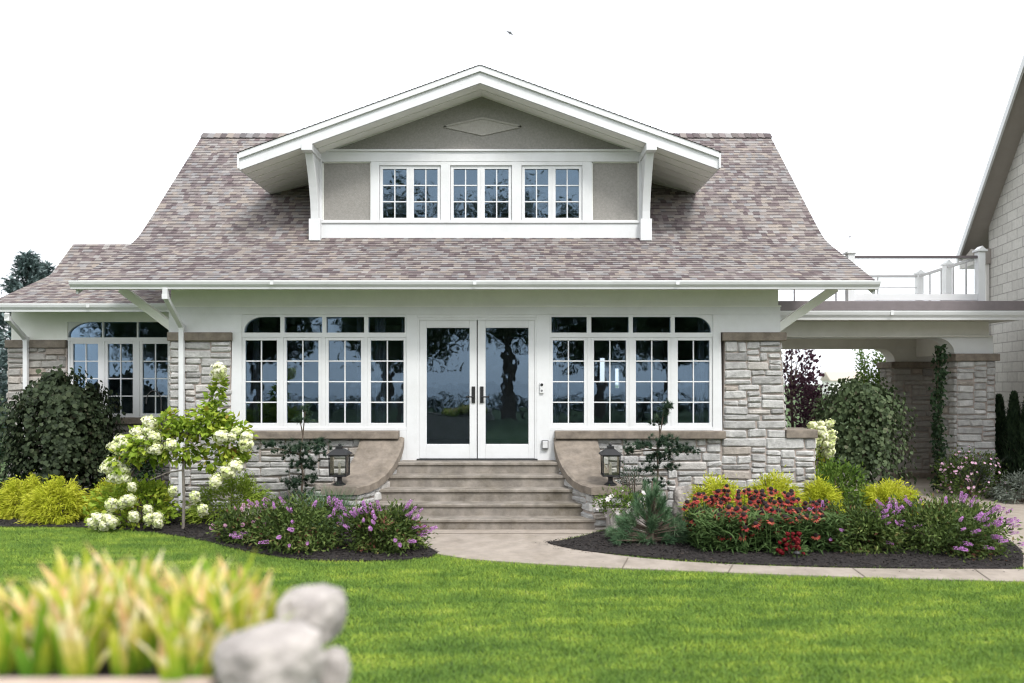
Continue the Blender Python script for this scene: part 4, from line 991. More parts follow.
for (px,py,dy,rx,rz,n) in ((150,447,-.05,.30,.22,420),(128,458,-.1,.20,.16,200),(165,425,.05,.24,.16,280),(205,425,0,.26,.24,420),(228,437,.0,.24,.25,380),(240,452,0,.12,.16,110),(214,402,0,.10,.16,110),(219,385,0,.055,.13,60),(180,448,.05,.22,.18,220),(210,460,0,.13,.12,90)):
    P,o,ct=clumped(r,n,hp(px,py,dy),(rx,rx*.9,rz),18,.2,.5); D=unit(o+r.normal(0,.6,(n,3))+np.array([0,0,-.2])); Nn=unit(o*.5+r.normal(0,.5,(n,3))+np.array([0,0,.8])); s_=r.uniform(.7,1.2,n); f.leaves(P,D,Nn,.10*s_,.062*s_,np.clip(.5*ct+.5*r.random(n),0,1),.15,.1)
f.build('crown',LM['hyd'],t)
bl=[(122,440),(118,447),(128,445),(139,433),(142,441),(150,432),(155,437),(130,452),(113,463),(110,468),(117,466),(124,470),(156,449),(143,451),(172,445),(219,371),(222,437),(236,432),(247,437),(246,445),(232,437),(118,476),(125,478),(228,472),(236,466),(217,480),(214,484),(150,423)]
pts=[];dr_=[]
for (p,q) in bl: v=Vector(hp(p,q,-.18)); pts.append(v); dr_.append((v-Vector(hp(180,440))).normalized()+Vector((0,-.6,.5)))
heads('bloom',t,pts,dr_,122,.9,1.4)
# low hydrangea
lx,ly,_=at(145,527); t,P,o=shrub('hydrangea_shrub','low spreading hydrangea shrub with cream flowers around the hydrangea trunk','shrub',(X(136,9.9),9.9),(.56,.32,.36),1500,50,.08,.05,LM['hyd'],123,zc=.8,upb=.2)
bl=[(93,523),(99,520),(104,526),(96,517),(108,519),(112,522),(134,517),(149,519),(148,510),(158,517),(158,523),(123,503),(130,500),(132,487),(203,510),(112,505),(173,491),(195,497)]
pts=[Vector(hp(p,q,-.2)) for p,q in bl]; heads('bloom',t,pts,[Vector((.1,-.7,.7))]*len(pts),124,.8,1.2)
# butterfly bushes
bg_='butterfly bushes edging the beds'
def bfly(label,px,py,wpx,hpx,n,spikes,seed,kind='violet',m='bfly',rat=.75,ln=.058):
    x,y=G(px,py); y+=.38*wpx/2*y/F; s=y/F; rx,rz=wpx/2*s,hpx*s*.465
    t,P,o=shrub('butterfly_bush',label,'shrub',(X(px,y),y),(rx*.98,rx*rat,rz),int(n*1.7),90,ln,.021,LM[m],seed,bg_,zc=.85,upb=.3,spread=.17,shell=.25,jit=.75)
    r=np.random.default_rng(seed); ok=np.where((o[:,1]<.25)&(P[:,2]>.16))[0]; rank=ok[np.argsort(-np.linalg.norm((P[ok]-np.array([X(px,y),y,.03+rz*.72]))/np.array([rx,rx*rat,rz]),axis=1))][:max(len(ok)//5,spikes)]
    id_=r.choice(rank,min(spikes,len(rank)),replace=False); heads(kind,t,[P[i] for i in id_],[o[i]+np.array([r.normal(0,.4),-.4+r.normal(0,.3),.25]) for i in id_],seed,.6,1.0); return t,P,o
bfly('purple butterfly bush nearest the left side of the steps',381,556,76,54,4200,44,131)
bfly('widest butterfly bush in the left bed, under the lantern, with violet and pink spikes',297,554,96,58,4600,32,132)
bfly('small low pink flowered butterfly bush at the left end of its row',243,546,50,38,1800,14,133,'pink')
bfly('big purple butterfly bush at the right end of the right bed, by the driveway',943,556,130,57,6400,66,134,ln=.06)
bfly('mostly green butterfly bush beside the red coneflowers, few violet spikes',858,554,80,56,4600,24,135,m='bfly')
# cloud pruned pines
def cloudpine(label,base,trunk,pads,seed,Y):
    t=thing('sculpted_pine',label,'tree',(X(base[0],Y),Y,.03),'small sculpted pines by the stair lanterns'); f=Fol(seed); r=f.r
    b=MB(); b.tube([(X(p,Y),Y,Z(q,Y)) for p,q in trunk],[.018*(1-.7*i/len(trunk)) for i in range(len(trunk))],7)
    for (px,py,rx,rz,n) in pads:
        dy=r.uniform(-.12,.1); c=np.array([X(px,Y),Y+dy,Z(py,Y)]); tx=min(trunk,key=lambda q:abs(q[1]-py-6)); b.tube([(X(tx[0],Y),Y,Z(tx[1],Y)),tuple(c)],[.012,.006],5)
        s=Y/F; n=int(n*1.9); nt_=max(8,int(n/40)); tc_=c+r.normal(0,1,(nt_,3))*np.array([rx*s*.5,rx*s*.4,rz*s*.45]); k=r.integers(0,nt_,n); td=unit(r.normal(0,.6,(nt_,3))+np.array([0,-.1,.8]))
        D=unit(td[k]+r.normal(0,.55,(n,3))); f.blades(tc_[k],D,r.normal(0,.08,(n,3)),.065*r.uniform(.7,1.2,n),.0095,np.clip(r.random(nt_)[k]*.6+r.random(n)*.4,0,1),1)
    b.build('trunk',M['bark'],t); f.build('foliage',LM['pine'],t)
cloudpine('slender sculpted pine with separate tufts before the left window, beside the left lantern',(303,520),[(300,530),(301,500),(303,475),(300,455),(303,435),(305,412)],
  [(306,412,5,9,420),(301,420,6,5,260),(268,446,10,4,320),(290,449,16,9,900),(314,450,15,8,800),(322,443,8,4,300),(302,465,16,8,800),(292,482,12,6,500),(309,480,10,8,500),(300,495,15,8,600)],141,10.3)
cloudpine('slender sculpted pine with a single top tuft before the right window, beside the right lantern',(656,520),[(655,535),(656,500),(658,470),(657,450),(660,435),(664,410)],
  [(664,412,5,8,420),(667,405,3,5,200),(660,424,7,4,300),(640,446,14,5,700),(662,441,14,6,800),(676,449,16,5,800),(690,452,9,3,300),(630,452,7,3,240),(658,458,17,6,800),(650,470,10,4,400),(672,468,9,4,350),(655,484,12,5,420)],142,10.2)
# fluffy blue green pine
px_,py_=652,545; x,y=G(px_,py_); t=thing('mugo_pine','fluffy blue green young pine on the mulch, left of the red coneflowers','shrub',(x,y,.03)); f=Fol(143); r=f.r; s=y/F
b=MB(); b.tube([(x,y,-.02),(x+.01,y,.35),(x,y,.78)],[.03,.02,.008],7); tips=[]
for (dx_,dz_,n) in ((0,58,5),(-4,48,6),(5,46,6),(-14,36,7),(12,34,7),(-25,22,8),(24,22,8),(0,26,8),(-32,12,7),(30,12,7),(-12,10,8),(12,10,8),(-38,6,4),(36,7,4)):
    for _ in range(int(n*1.7)): tips.append((x+(dx_+r.normal(0,4))*s,y+r.normal(0,.13),max(.06,(dz_+r.normal(0,3))*s)))
for tp in tips: b.tube([(x,y,tp[2]*.55),tp],[.008,.004],4)
b.build('trunk',M['bark'],t); tips=np.array(tips); n=16000; k=r.integers(0,len(tips),n); td=unit(tips-np.array([x,y,.2])+np.array([0,0,.25])); P=tips[k]-td[k]*r.uniform(0,.10,n)[:,None]; D=unit(td[k]+r.normal(0,.5,(n,3))); f.blades(P,D,r.normal(0,.1,(n,3)),0.09*r.uniform(.7,1.2,n),.0065,np.clip(r.random(len(tips))[k]*.5+r.random(n)*.5,0,1),1); f.build('foliage',LM['bluepine'],t)
# red coneflowers
cx0,cy0=G(760,556); cy0+=.4; s=cy0/F
t=thing('coneflower_clump','wide clump of coral red coneflowers on tall stems in the right bed','flowers',(X(760,cy0),cy0,.03)); f=Fol(151); r=f.r
n=7000; xx=X(760,cy0)+r.uniform(-1,1,n)*.84; yy=cy0+r.uniform(-.42,.42,n); hh=r.uniform(.0,.40,n); P=np.stack([xx,yy,.03+hh],1); a=r.uniform(0,6.28,n)
D=unit(np.stack([np.cos(a)*.6,np.sin(a)*.6-.2,r.uniform(.2,1.1,n)],1)); be=np.stack([np.cos(a)*.2,np.sin(a)*.2,-r.uniform(.1,.7,n)],1); f.blades(P,D,be,.15*r.uniform(.6,1.2,n),.022,np.clip(.25+hh+r.normal(0,.2,n),0,1),3); f.build('foliage',LM['cone'],t)
hd=[];st_=MB()
while len(hd)<250:
    u,v=r.uniform(-1,1),r.uniform(-1,1)
    if u*u+v*v>1: continue
    px=X(760,cy0)+u*.92; py=cy0+v*.48; h=.585+.055*r.normal()-.10*max(0,-v)*r.random()*1.5-.06*u*u; h-= .30*r.random()*(v<.2)
    hd.append((px,py,h)); st_.tube([(px*.9+X(760,cy0)*.1,py+.02,.03),(px-.01,py,h*.6),(px,py,h)],[.005,.004,.003],4,False)
st_.build('stems',LM['cone'],t); hd.sort(key=lambda q:q[1]); heads('cone',t,hd[:100],[(r.normal(0,.25),-.5+r.normal(0,.25),1) for _ in hd[:100]],152,.95,1.3)
ms=proto('cone'); bmh=bmesh.new(); off_=Vector(t.location)
for q in hd[100:]:
    k0=len(bmh.verts); bmh.from_mesh(r.choice(ms)); bmh.verts.ensure_lookup_table(); mt_=Matrix.Translation(Vector(q)-off_)@Vector((r.normal(0,.25),-.5+r.normal(0,.25),1)).to_track_quat('Z','Y').to_matrix().to_4x4()@Matrix.Scale(r.uniform(.9,1.25),4)
    for v_ in bmh.verts[k0:]: v_.co=mt_@v_.co
me_=bpy.data.meshes.new('flower_heads'); bmh.to_mesh(me_); bmh.free(); me_.materials.append(LM['coral']); me_.materials.append(M['conehead']); o_=bpy.data.objects.new('flower_heads',me_); COL.objects.link(o_); o_.parent=t; o_['kind']='stuff'
# deep red flower at the front of the clump
x,y=G(792,560); t,P,o=shrub('celosia','small plant with deep crimson flower heads at the front of the coneflowers','flowers',(x,y+.1),(.16,.13,.18),300,16,.06,.02,LM['cone'],153)
r=np.random.default_rng(154); heads('redball',t,[(x+r.normal(0,.09),y+r.uniform(-.08,.08),.08+r.uniform(0,.22)) for _ in range(26)],[(r.normal(0,.4),-.6,.7) for _ in range(26)],155,.32,.58)
# bright green shrub, white flowers, plum, columns
x=X(838,10.6); shrub('bright_shrub','bright green upright shrub at the foot of the right weeping tree','shrub',(x,10.6),(.36,.3,.42),1900,50,.07,.03,LM['lime'],156,zc=.9,upb=.8)
t,P,o=shrub('white_hydrangea','white flowering hydrangea in the corner between the low wall and the weeping tree','shrub',(X(818,11.35),11.35),(.22,.2,.52),900,40,.07,.045,LM['hyd'],157,zc=.9)
r=np.random.default_rng(158); heads('bloom',t,[(X(819,11.2)+r.uniform(-.2,.2),11.2+r.uniform(-.12,.05),Z(441,11.2)+r.uniform(-.24,.26)) for _ in range(22)],[(r.normal(0,.4),-.7,.6) for _ in range(22)],159,.8,1.2)
def smalltree(name,label,cat,c,h,rx,rz,n,m,seed,ln=.07,wd=.045,group=None,nc=70,trunk_r=.05,bark='bark',zfrac=.62,spread=.13,shell=.4):
    t=thing(name,label,cat,(c[0],c[1],.02),group); f=Fol(seed); P,o=bush(f,(c[0],c[1],h*zfrac),(rx,rx,rz),n,nc,ln,wd,spread=spread,shell=shell,zmin=.2); f.build('crown',m,t)
    b=MB(); cc=Vector((c[0],c[1],0)); b.tube([cc+Vector((0,0,-.1)),cc+Vector((.02,0,h*.3)),cc+Vector((-.02,0,h*.6)),cc+Vector((0,0,h*.92))],[trunk_r,trunk_r*.8,trunk_r*.55,trunk_r*.2],8)
    for i in f.r.integers(0,n,16): q=Vector(P[i]); z0=min(q.z,h*.85)*.75; b.tube([cc+Vector((0,0,z0)),cc*.5+q*.5+Vector((0,0,-.02-cc.z*.5+z0*.15)) if False else (cc+Vector((0,0,z0)))*.5+q*.5,q],[trunk_r*.35,trunk_r*.22,trunk_r*.08],5)
    b.build('trunk',M[bark],t); return t
smalltree('plum_tree','small dark purple leaved tree seen under the left side of the carport','tree',(X(792,17),17),2.95,.74,1.35,1900,LM['purple'],161,.11,.07,nc=34,zfrac=.55,spread=.15)
smalltree('plum_shrub','rounded purple leaved shrub behind the right weeping tree','shrub',(X(822,16),16),2.0,.45,.7,1500,LM['purple'],162,.07,.045)
for i,(px,top,lab) in enumerate(((865,349,'tall slim green tree behind the carport, left one of three'),(881,351,'tall slim green tree behind the carport, middle one of three'),(894,354,'tall slim green tree behind the carport, partly hidden by its rear pillar'))):
    h=Z(top,17.5); smalltree('columnar_tree',lab,'tree',(X(px,17.5),17.5),h,.27,h*.5,3000,LM['lime'],165+i,.07,.04,'slim trees behind the carport',50,.03,zfrac=.52,spread=.2,shell=.25)
x=X(938,12.92); t=thing('climbing_vine','slim green climbing plant hanging beside the front carport pillar','plant',(x,12.9,.02)); f=Fol(171); r=f.r; n=800; u=r.random(n); P=np.stack([x+r.normal(0,.055,n)+.03*np.sin(u*9),12.9+r.normal(0,.05,n),.1+u*(Z(345,12.9)-.1)],1); f.leaves(P,unit(r.normal(0,.6,(n,3))+np.array([0,-.2,-.7])),unit(r.normal(0,.4,(n,3))+np.array([0,-1,.4])),.08,.05,r.random(n)); f.build('foliage',LM['shrub'],t)
b=MB(); b.tube([(x,12.9,0),(x+.02,12.9,1.0),(x-.02,12.9,1.9),(x,12.9,2.6)],.012,5); b.build('stem',M['bark'],t)
for i,(px,top,Y,lab) in enumerate(((999,397,13.4,'narrow dark evergreen column right behind the front carport pillar'),(1014,394,12.9,'narrow dark evergreen column at the right edge, before the neighbour wall'),(1028,398,12.4,'narrow dark evergreen column cut by the right edge of the photo'))):
    h=Z(top,Y); t=thing('arborvitae',lab,'tree',(X(px,Y),Y,.02),'narrow evergreens along the neighbour wall'); f=Fol(175+i); r=f.r; n=2600; u=r.random(n)**.8; a=r.uniform(0,6.28,n); rr=.17*(1-u**2.5)*(.75+.25*np.sin(a*4+u*20))
    P=np.stack([X(px,Y)+np.cos(a)*rr,Y+np.sin(a)*rr,.05+u*h*.96],1); D=unit(np.stack([np.cos(a)*.35,np.sin(a)*.35,np.ones(n)],1)+r.normal(0,.25,(n,3))); f.leaves(P,D,np.stack([np.cos(a),np.sin(a),np.zeros(n)],1),.10,.035,r.random(n)); f.build('crown',LM['cyp'],t)
    b=MB(); b.tube([(X(px,Y),Y,-.05),(X(px,Y),Y,h*.8)],[.03,.01],6); b.build('trunk',M['bark'],t)
t,P,o=shrub('petunia_bush','bushy pink flowering plant in front of the right carport pillar','flowers',(X(972,12.35),12.35),(.52,.36,.42),2300,60,.06,.025,LM['bfly'],181,zc=.95,upb=.4)
r=np.random.default_rng(182); ok=np.where((o[:,1]<.3)&(P[:,2]>.12))[0]; ii=r.choice(ok,95,replace=False); heads('pinks',t,[P[i]+o[i]*.03 for i in ii],[o[i]+np.array([0,-.6,.4]) for i in ii],183,.6,1.1)
x=X(972,12.6); t=thing('grass_tuft','tuft of grey green ornamental grass rising behind the pink flowers','plant',(x,12.72,.03)); f=Fol(184); r=f.r; n=500; a=r.uniform(0,6.28,n); f.blades(np.stack([x+r.normal(0,.12,n),12.72+r.normal(0,.05,n),np.full(n,.03)],1),unit(np.stack([np.cos(a)*.3,np.sin(a)*.15,np.ones(n)],1)),np.stack([np.cos(a)*.25,np.sin(a)*.1,-r.uniform(.1,.3,n)],1),.85*r.uniform(.7,1.1,n),.009,r.random(n),3); f.build('blades',LM['grey'],t)
mound('silver_mound','silver green mounded plant at the right edge beside the driveway',(X(1022,11.9),11.9),(.42,.4,.45),2600,LM['grey'],185,None,'plant')
# grassy tuft and flowers round the left lantern
x=X(332,9.75); t=thing('grass_tuft','tuft of thin green grass growing under the left lantern','plant',(x,9.5,.03)); f=Fol(186); r=f.r; n=420; a=r.uniform(0,6.28,n); f.blades(np.stack([x+r.normal(0,.14,n),9.42+r.normal(0,.06,n),np.full(n,.03)],1),unit(np.stack([np.cos(a)*.25,np.sin(a)*.15,np.ones(n)],1)),np.stack([np.cos(a)*.2,np.sin(a)*.1,-r.uniform(.05,.2,n)],1),.66*r.uniform(.7,1.1,n),.008,r.random(n),3); f.build('blades',LM['bluepine'],t)

# ================================================================== ROCKS, PLANTERS, LANTERNS, SMALL THINGS
def boulder(name,label,c,rad,seed,m='rock',group=None,mortar=None,cut=None,amp=.16):
    bm=bmesh.new(); bmesh.ops.create_icosphere(bm,subdivisions=5,radius=1)
    from mathutils import noise
    for v in bm.verts:
        p=v.co.copy(); k=max(abs(p.x),abs(p.y),abs(p.z)); p=p*(1-.4)+p/k*.62*.4*1.25
        d=noise.fractal(v.co*1.4+Vector((seed*3.1,seed,0)),1.,2.,5)*amp+noise.fractal(v.co*5+Vector((seed,0,seed)),.7,2.,5)*.045
        p*=1+d; v.co=Vector((p.x*rad[0],p.y*rad[1],p.z*rad[2]))
    me=bpy.data.meshes.new(name); bm.to_mesh(me); nf=len(bm.faces); bm.free()
    a=me.attributes.new('tint','FLOAT','FACE'); a.data.foreach_set('value',[.6]*nf); me.polygons.foreach_set('use_smooth',[True]*nf); me.materials.append(M[m])
    o=bpy.data.objects.new(name,me); COL.objects.link(o); o.location=c; o.rotation_euler=(0,0,seed*.9); return tag(o,label,'rock',group)
bgp='pale rocks by the right stair wall'
x,y=G(686,522); y+=.15; boulder('boulder','large pale rounded boulder behind the blue green pine',(X(688,y),y,.22),(.24,.18,.30),3,group=bgp)
x,y=G(617,540); boulder('boulder','small flat pale stone on the mulch below the planter',(x,y+.1,.055),(.11,.09,.06),4,group=bgp)
x,y=G(245,526); boulder('boulder','low grey flat stone behind the left butterfly bushes',(X(245,9.9),9.9,.13),(.38,.14,.16),6)
x,y=G(626,533); y=9.5; cx_=X(626,y)
t=thing('stone_trough','pale stone trough planter beside the right stair wall','planter',(cx_,y,.03))
b=MB(); zt_=Z(506,y); zb=.02
o_=[]
pr=[(-.24,zb),(.24,zb),(.27,zt_),(.21,zt_),(.20,zt_-.06),(-.20,zt_-.06),(-.21,zt_),(-.27,zt_)]
b.tint=.55; b.prism([(cx_+a,z) for a,z in pr],'y',y-.14,y+.16); b.prism([(cx_-.2,zb),(cx_+.2,zb),(cx_+.26,zt_),(cx_-.26,zt_)],'y',y-.17,y-.138); b.prism([(cx_-.2,zb),(cx_+.2,zb),(cx_+.26,zt_),(cx_-.26,zt_)],'y',y+.158,y+.19)
b.build('trough',M['rock'],t,bevel=.02); b=MB(); b.box(cx_-.205,cx_+.205,y-.136,y+.156,zt_-.07,zt_-.03); b.build('soil',M['mulch'],t)
t=thing('trough_flowers','pale pink and white flowers spilling over the stone trough','flowers',(cx_,y,zt_-.03)); f=Fol(191); P,o=bush(f,(cx_-.03,y-.03,zt_+.05),(.34,.22,.17),1100,40,.055,.02,upb=.3,zmin=zt_-.12); f.build('foliage',LM['lime'],t)
r=np.random.default_rng(192); ok=np.where((o[:,1]<.4))[0]; ii=r.choice(ok,34,replace=False); heads('white',t,[P[i]+o[i]*.03 for i in ii],[o[i]+np.array([0,-.7,.4]) for i in ii],193,.9,1.5); b=MB()
for i in ii[:12]: b.tube([(cx_,y,zt_-.04),tuple(P[i])],.004,4)
b.build('stem',LM['cone'],t)
shrub('juniper_sprig','dark green needled sprig behind the right lantern, above the trough','plant',(X(634,9.85),9.95),(.20,.16,.42),900,30,.05,.01,LM['pine'],194,zc=1.3)
def lantern(x,y,z,label):
    t=thing('post_lantern',label,'lantern',(x,y,z),'black lanterns on the stair walls'); h=.118
    b=MB(); b.lathe((x,y,z),[(.085,0),(.085,.012),(.07,.022),(.045,.035),(.032,.06),(.034,.10),(.05,.115),(.06,.125)],16); b.build('base',M['black'],t)
    b=MB(); z0,z1=z+.125,z+.41
    b.prism([(x-h,y-h),(x+h,y-h),(x+h,y+h),(x-h,y+h)],'z',z0,z0+.018)
    for sx in (-1,1):
        for sy in (-1,1): b.bar((x+sx*(h-.01),y+sy*(h-.01),z0),(x+sx*(h-.004),y+sy*(h-.004),z1),.013,.013)
    b.box(x-h,x+h,y-h,y-h+.016,z1-.016,z1); b.box(x-h,x+h,y+h-.016,y+h,z1-.016,z1); b.box(x-h,x-h+.016,y-h,y+h,z1-.0165,z1-.0005); b.box(x+h-.016,x+h,y-h,y+h,z1-.0165,z1-.0005)
    b.build('cage',M['black'],t)
    b=MB()
    o=len(b.v); 
    for (q,zz) in ((.145,z1),(.145,z1+.01),(.06,z1+.075),(.045,z1+.08),(.045,z1+.105)):
        for (sx,sy) in ((-1,-1),(1,-1),(1,1),(-1,1)): b.v.append((x+sx*q,y+sy*q,zz))
    for k in range(4):
        for j in range(4): b.face((o+k*4+j,o+k*4+(j+1)%4,o+k*4+4+(j+1)%4,o+k*4+4+j))
    b.face((o+3,o+2,o+1,o)); b.face((o+16,o+17,o+18,o+19)); b.lathe((x,y,z1+.105),[(.05,0),(.05,.008),(.014,.018),(.018,.032),(.006,.05)],12); b.build('roof',M['black'],t)
    b=MB(); q=h-.013
    for (a,c) in (((x-q,y-q),(x+q,y-q+.003)),((x-q,y+q-.003),(x+q,y+q)),((x-q,y-q+.004),(x-q+.003,y+q-.004)),((x+q-.003,y-q+.004),(x+q,y+q-.004))): b.box(a[0],c[0],a[1],c[1],z0+.018,z1-.016)
    b.build('pane',M['clear'],t)
    b=MB(); b.lathe((x,y,z0+.018),[(.018,0),(.016,.05),(.016,.085)],10); b.lathe((x,y,z0+.104),[(.012,0),(.02,.02),(.018,.045),(.006,.075)],10); b.build('bulb',plain('cream_bulb',(.75,.70,.58),.4),t)
ly=CY0-CL*.93
lantern(SC-1.98+.15,ly,topz(.93)+.003,'black lantern standing on the left stair wall'); lantern(SC+1.98-.15,ly,topz(.93)+.003,'black lantern standing on the right stair wall')
b=MB(); bx_,bz=hx(541.7),hz(388); b.box(bx_-.032,bx_+.032,HY-.028,HY-.001,bz-.085,bz+.085); 
d=thing('doorbell','slim white video doorbell with a black eye right of the door','doorbell',(bx_,HY,bz)); b.build('case',M['white'],d,bevel=.012)
b=MB(); b.tube([(bx_,HY-.026,bz+.05),(bx_,HY-.034,bz+.05)],.022,14); b.build('camera_eye',M['black'],d); b=MB(); b.tube([(bx_,HY-.026,bz-.04),(bx_,HY-.032,bz-.04)],.016,14); b.build('button',M['grey'],d)
bx_,bz=hx(545),hz(444.5); d=thing('outlet_box','small grey outlet box low on the white wall right of the door','outlet',(bx_,HY,bz)); b=MB(); b.box(bx_-.05,bx_+.05,HY-.05,HY-.001,bz-.07,bz+.07); b.build('box',M['grey'],d,bevel=.008); b=MB(); b.box(bx_-.038,bx_+.038,HY-.058,HY-.048,bz-.05,bz+.055); b.build('lid',plain('clear_grey_lid',(.55,.55,.55),.3),d,bevel=.006)
b=MB(); bx_=hx(477); b.lathe((bx_,HY-.35,3.44),[(.05,0),(.05,.02),(.02,.04)],12); b.lathe((bx_,HY-.35,3.36),[(.02,0),(.05,.03),(.045,.075)],12); tag(b.build('porch_light',plain('tan_lamp',(.42,.34,.24),.5)),'tiny tan lamp under the eave above the front door','lamp')
px,py,_=at(797,566); b=MB(); b.tube([(px,py,0),(px,py,.13)],.012,8); b.lathe((px,py,.13),[(.035,0),(.04,.012),(.02,.03)],10); tag(b.build('path_light',M['black']),'tiny black path light on the mulch before the coneflowers','lamp')
hk=X(166,10.9); hyy=10.75; b=MB(); pts=[(hk,hyy,0),(hk,hyy,Z(402,hyy))]
for i in range(1,11):
    a=math.pi*i/10*1.05; rr=(X(166,hyy)-X(151,hyy))/2; pts.append((hk-rr+rr*math.cos(a),hyy,Z(402,hyy)+rr*1.5*math.sin(a)))
b.tube(pts,.009,7); tag(b.build('shepherd_hook',M['black']),'thin black curved garden hook before the side wing windows','hook')
# bird
BS=1.05
b=thing('bird','tiny dark bird flying high above the roof','bird',(X(510,40),40,Z(33,40))); q=MB(); o=[(0,-.16,0),(.03,-.06,.0),(-.03,-.06,.0),(0,-.06,.035),(0,.14,.0),(.14,-.02,.05),(.26,.04,.02),(-.14,-.02,.05),(-.26,.04,.02),(0,-.05,-.03),(.03,.05,.005),(-.03,.05,.005),(.05,.22,.0),(-.05,.22,0)]
q.add([tuple(c*BS for c in p) for p in o],[(0,1,3),(0,3,2),(0,9,1),(0,2,9),(1,5,10),(5,6,10),(2,11,7),(7,11,8),(1,10,3),(3,10,4),(3,4,11),(3,11,2),(9,10,1),(9,4,10),(9,11,4),(9,2,11),(4,12,13)]); q.build('body',M['black'],b,local=True); b.rotation_euler=(R(-35),R(18),R(25))

# ================================================================== SPRUCE at the left, TREES behind the camera (seen in the glass)
def spruce(label,c,h,rad,seed,n=9000):
    t=thing('spruce',label,'tree',(c[0],c[1],.0),'blue spruces behind the side wing'); f=Fol(seed); r=f.r
    nb_=170; u=np.sort(r.random(nb_)**.8); a=r.uniform(0,6.28,nb_); L_=rad*(1-u)**.9*r.uniform(.75,1.1,nb_)+.08; k=r.integers(0,nb_,n); s_=r.random(n)**.6
    P=np.stack([c[0]+np.cos(a[k])*L_[k]*s_,c[1]+np.sin(a[k])*L_[k]*s_,h*(.06+.92*u[k])-L_[k]*.25*s_+L_[k]*.22*s_**3],1)+r.normal(0,.06,(n,3)); D=unit(np.stack([np.cos(a[k]),np.sin(a[k]),np.full(n,.25)],1)+r.normal(0,.6,(n,3)))
    f.leaves(P,D,unit(r.normal(0,.4,(n,3))+np.array([0,0,1.])),.24,.06,np.clip(r.random(n)*.6+s_*.4,0,1)); f.build('crown',LM['spruce'],t)
    b=MB(); b.tube([(c[0],c[1],-.1),(c[0],c[1],h)],[.2,.01],8)
    for i in range(0,nb_,2): z=h*(.06+.92*u[i]); b.tube([(c[0],c[1],z),(c[0]+math.cos(a[i])*L_[i]*.9,c[1]+math.sin(a[i])*L_[i]*.9,z-L_[i]*.05)],[.03*(1-u[i])+.006,.005],4)
    b.build('trunk',M['bark'],t)
spruce('tall blue spruce behind the side wing at the left edge',(X(27,21),21),Z(252,21),2.3,201)
spruce('shorter blue spruce top close behind the side wing roof',(X(46,22.5),22.5),Z(264,22.5),1.9,202)
spruce('blue spruce cut by the left edge of the photo, below the tall one',(X(-30,19),19),Z(300,19),2.0,203,6000)
def bigtree(label,c,h,rad,seed,base,n=15000):
    t=thing('shade_tree',label,'tree',(c[0],c[1],0),'shade trees by the lake, reflected in the windows'); f=Fol(seed); r=f.r
    P,o=bush(f,(c[0],c[1],(h+base)/2),(rad,rad,(h-base)/2),n,90,.26,.17,spread=.17,droop=.5,upb=.1,shell=.35,zmin=base-.6); f.build('crown',LM['tree'],t)
    b=MB(); cc=Vector((c[0],c[1],0)); b.tube([cc+Vector((0,0,-.1)),cc+Vector((.1,0,base)),cc+Vector((-.1,.1,(h+base)/2)),cc+Vector((0,0,h*.9))],[.34,.25,.16,.04],9)
    for i in r.integers(0,n,22): q=Vector(P[i]); z0=max(base*.8,q.z*.7); st0=cc+Vector((0,0,min(z0,h*.8))); b.tube([st0,st0*.5+q*.5+Vector((0,0,.15)),q],[.11,.07,.02],5)
    b.build('trunk',M['bark'],t)
# mirror positions of the reflections in the front glass (plane y = 10.9)
def mir(px,Y): 
    D=2*HY-Y; return (X(px,D),Y)
for i,(px,Y,h,rad,base,lab) in enumerate(((405,-16,12,3.6,3.4,'broad shade tree reflected at the left side of the front door'),(508,-19,13,3.4,4.4,'shade tree with a bare trunk reflected in the right door leaf'),(385,-25,8,3.0,4.0,'shade tree reflected in the right end of the left window'),(255,-20,8,3.2,3.6,'shade tree reflected in the far left pane of the left window'),(600,-18,12,3.6,3.2,'shade tree reflected in the second casement of the right window'),(672,-22,9,3.2,3.6,'shade tree reflected in the right end of the right window'),(150,-17,8,4.0,3.0,'shade tree reflected in the wing window'),(790,-21,8,3.6,3.4,'shade tree farthest right in the row by the lake'))):
    c=mir(px,Y); bigtree(lab,c,h,rad,211+i,base)
f=Fol(230); r=f.r; n=9000; P=np.stack([r.uniform(-30,30,n),-28+r.normal(0,.5,n),r.random(n)*1.1*(.7+.3*np.sin(r.uniform(-30,30,n)))],1); f.leaves(P,dirs(r,n,.5),dirs(r,n,.5),.25,.14,r.random(n)); h_=f.build('lakeside_hedge',LM['shrub']); tag(h_,'long low hedge along the lake shore, only seen in reflections','hedge')

# ================================================================== FOREGROUND: planter wall, rocks, iris
PYF=2.05; t=thing('stone_planter','raised stone planter wall with a tan ledge at the bottom left corner','planter',(-1.0,2.1,0))
zl=Z(689,PYF-.12); pxr=X(262,PYF)
stone_wall('planter_wall',t,-2.6,pxr,PYF-.1,-.05,zl-.05,71,depth=.62,sides='r')
b=MB(); b.box(-2.65,X(222,PYF),PYF-.15,PYF-.03,zl-.05,zl); b.build('ledge',plain('tan_ledge_stone',(.44,.35,.29),.9,.15,12,.4,50),t,bevel=.015)
b=MB(); b.box(-2.6,pxr-.03,PYF-.029,PYF+.50,zl-.3,zl-.03); b.build('soil',M['mulch'],t)
bgf='pale boulders on the planter corner'
def fb(label,px,py,Y,wpx,hpx,seed): s=Y/F; return boulder('planter_boulder',label,(X(px,Y),Y,Z(py,Y)),(wpx/2*s*1.05,wpx/2*s*.85,hpx/2*s*1.1),seed,'rock',bgf,amp=.085)
fb('upper grey boulder of the planter corner, highest of the pile',312,615,2.32,78,56,5); fb('front tan grey boulder of the planter corner, nearest the camera',271,660,1.95,106,66,8); fb('lower boulder at the right end of the planter, under the upper one',334,672,2.22,40,46,9)
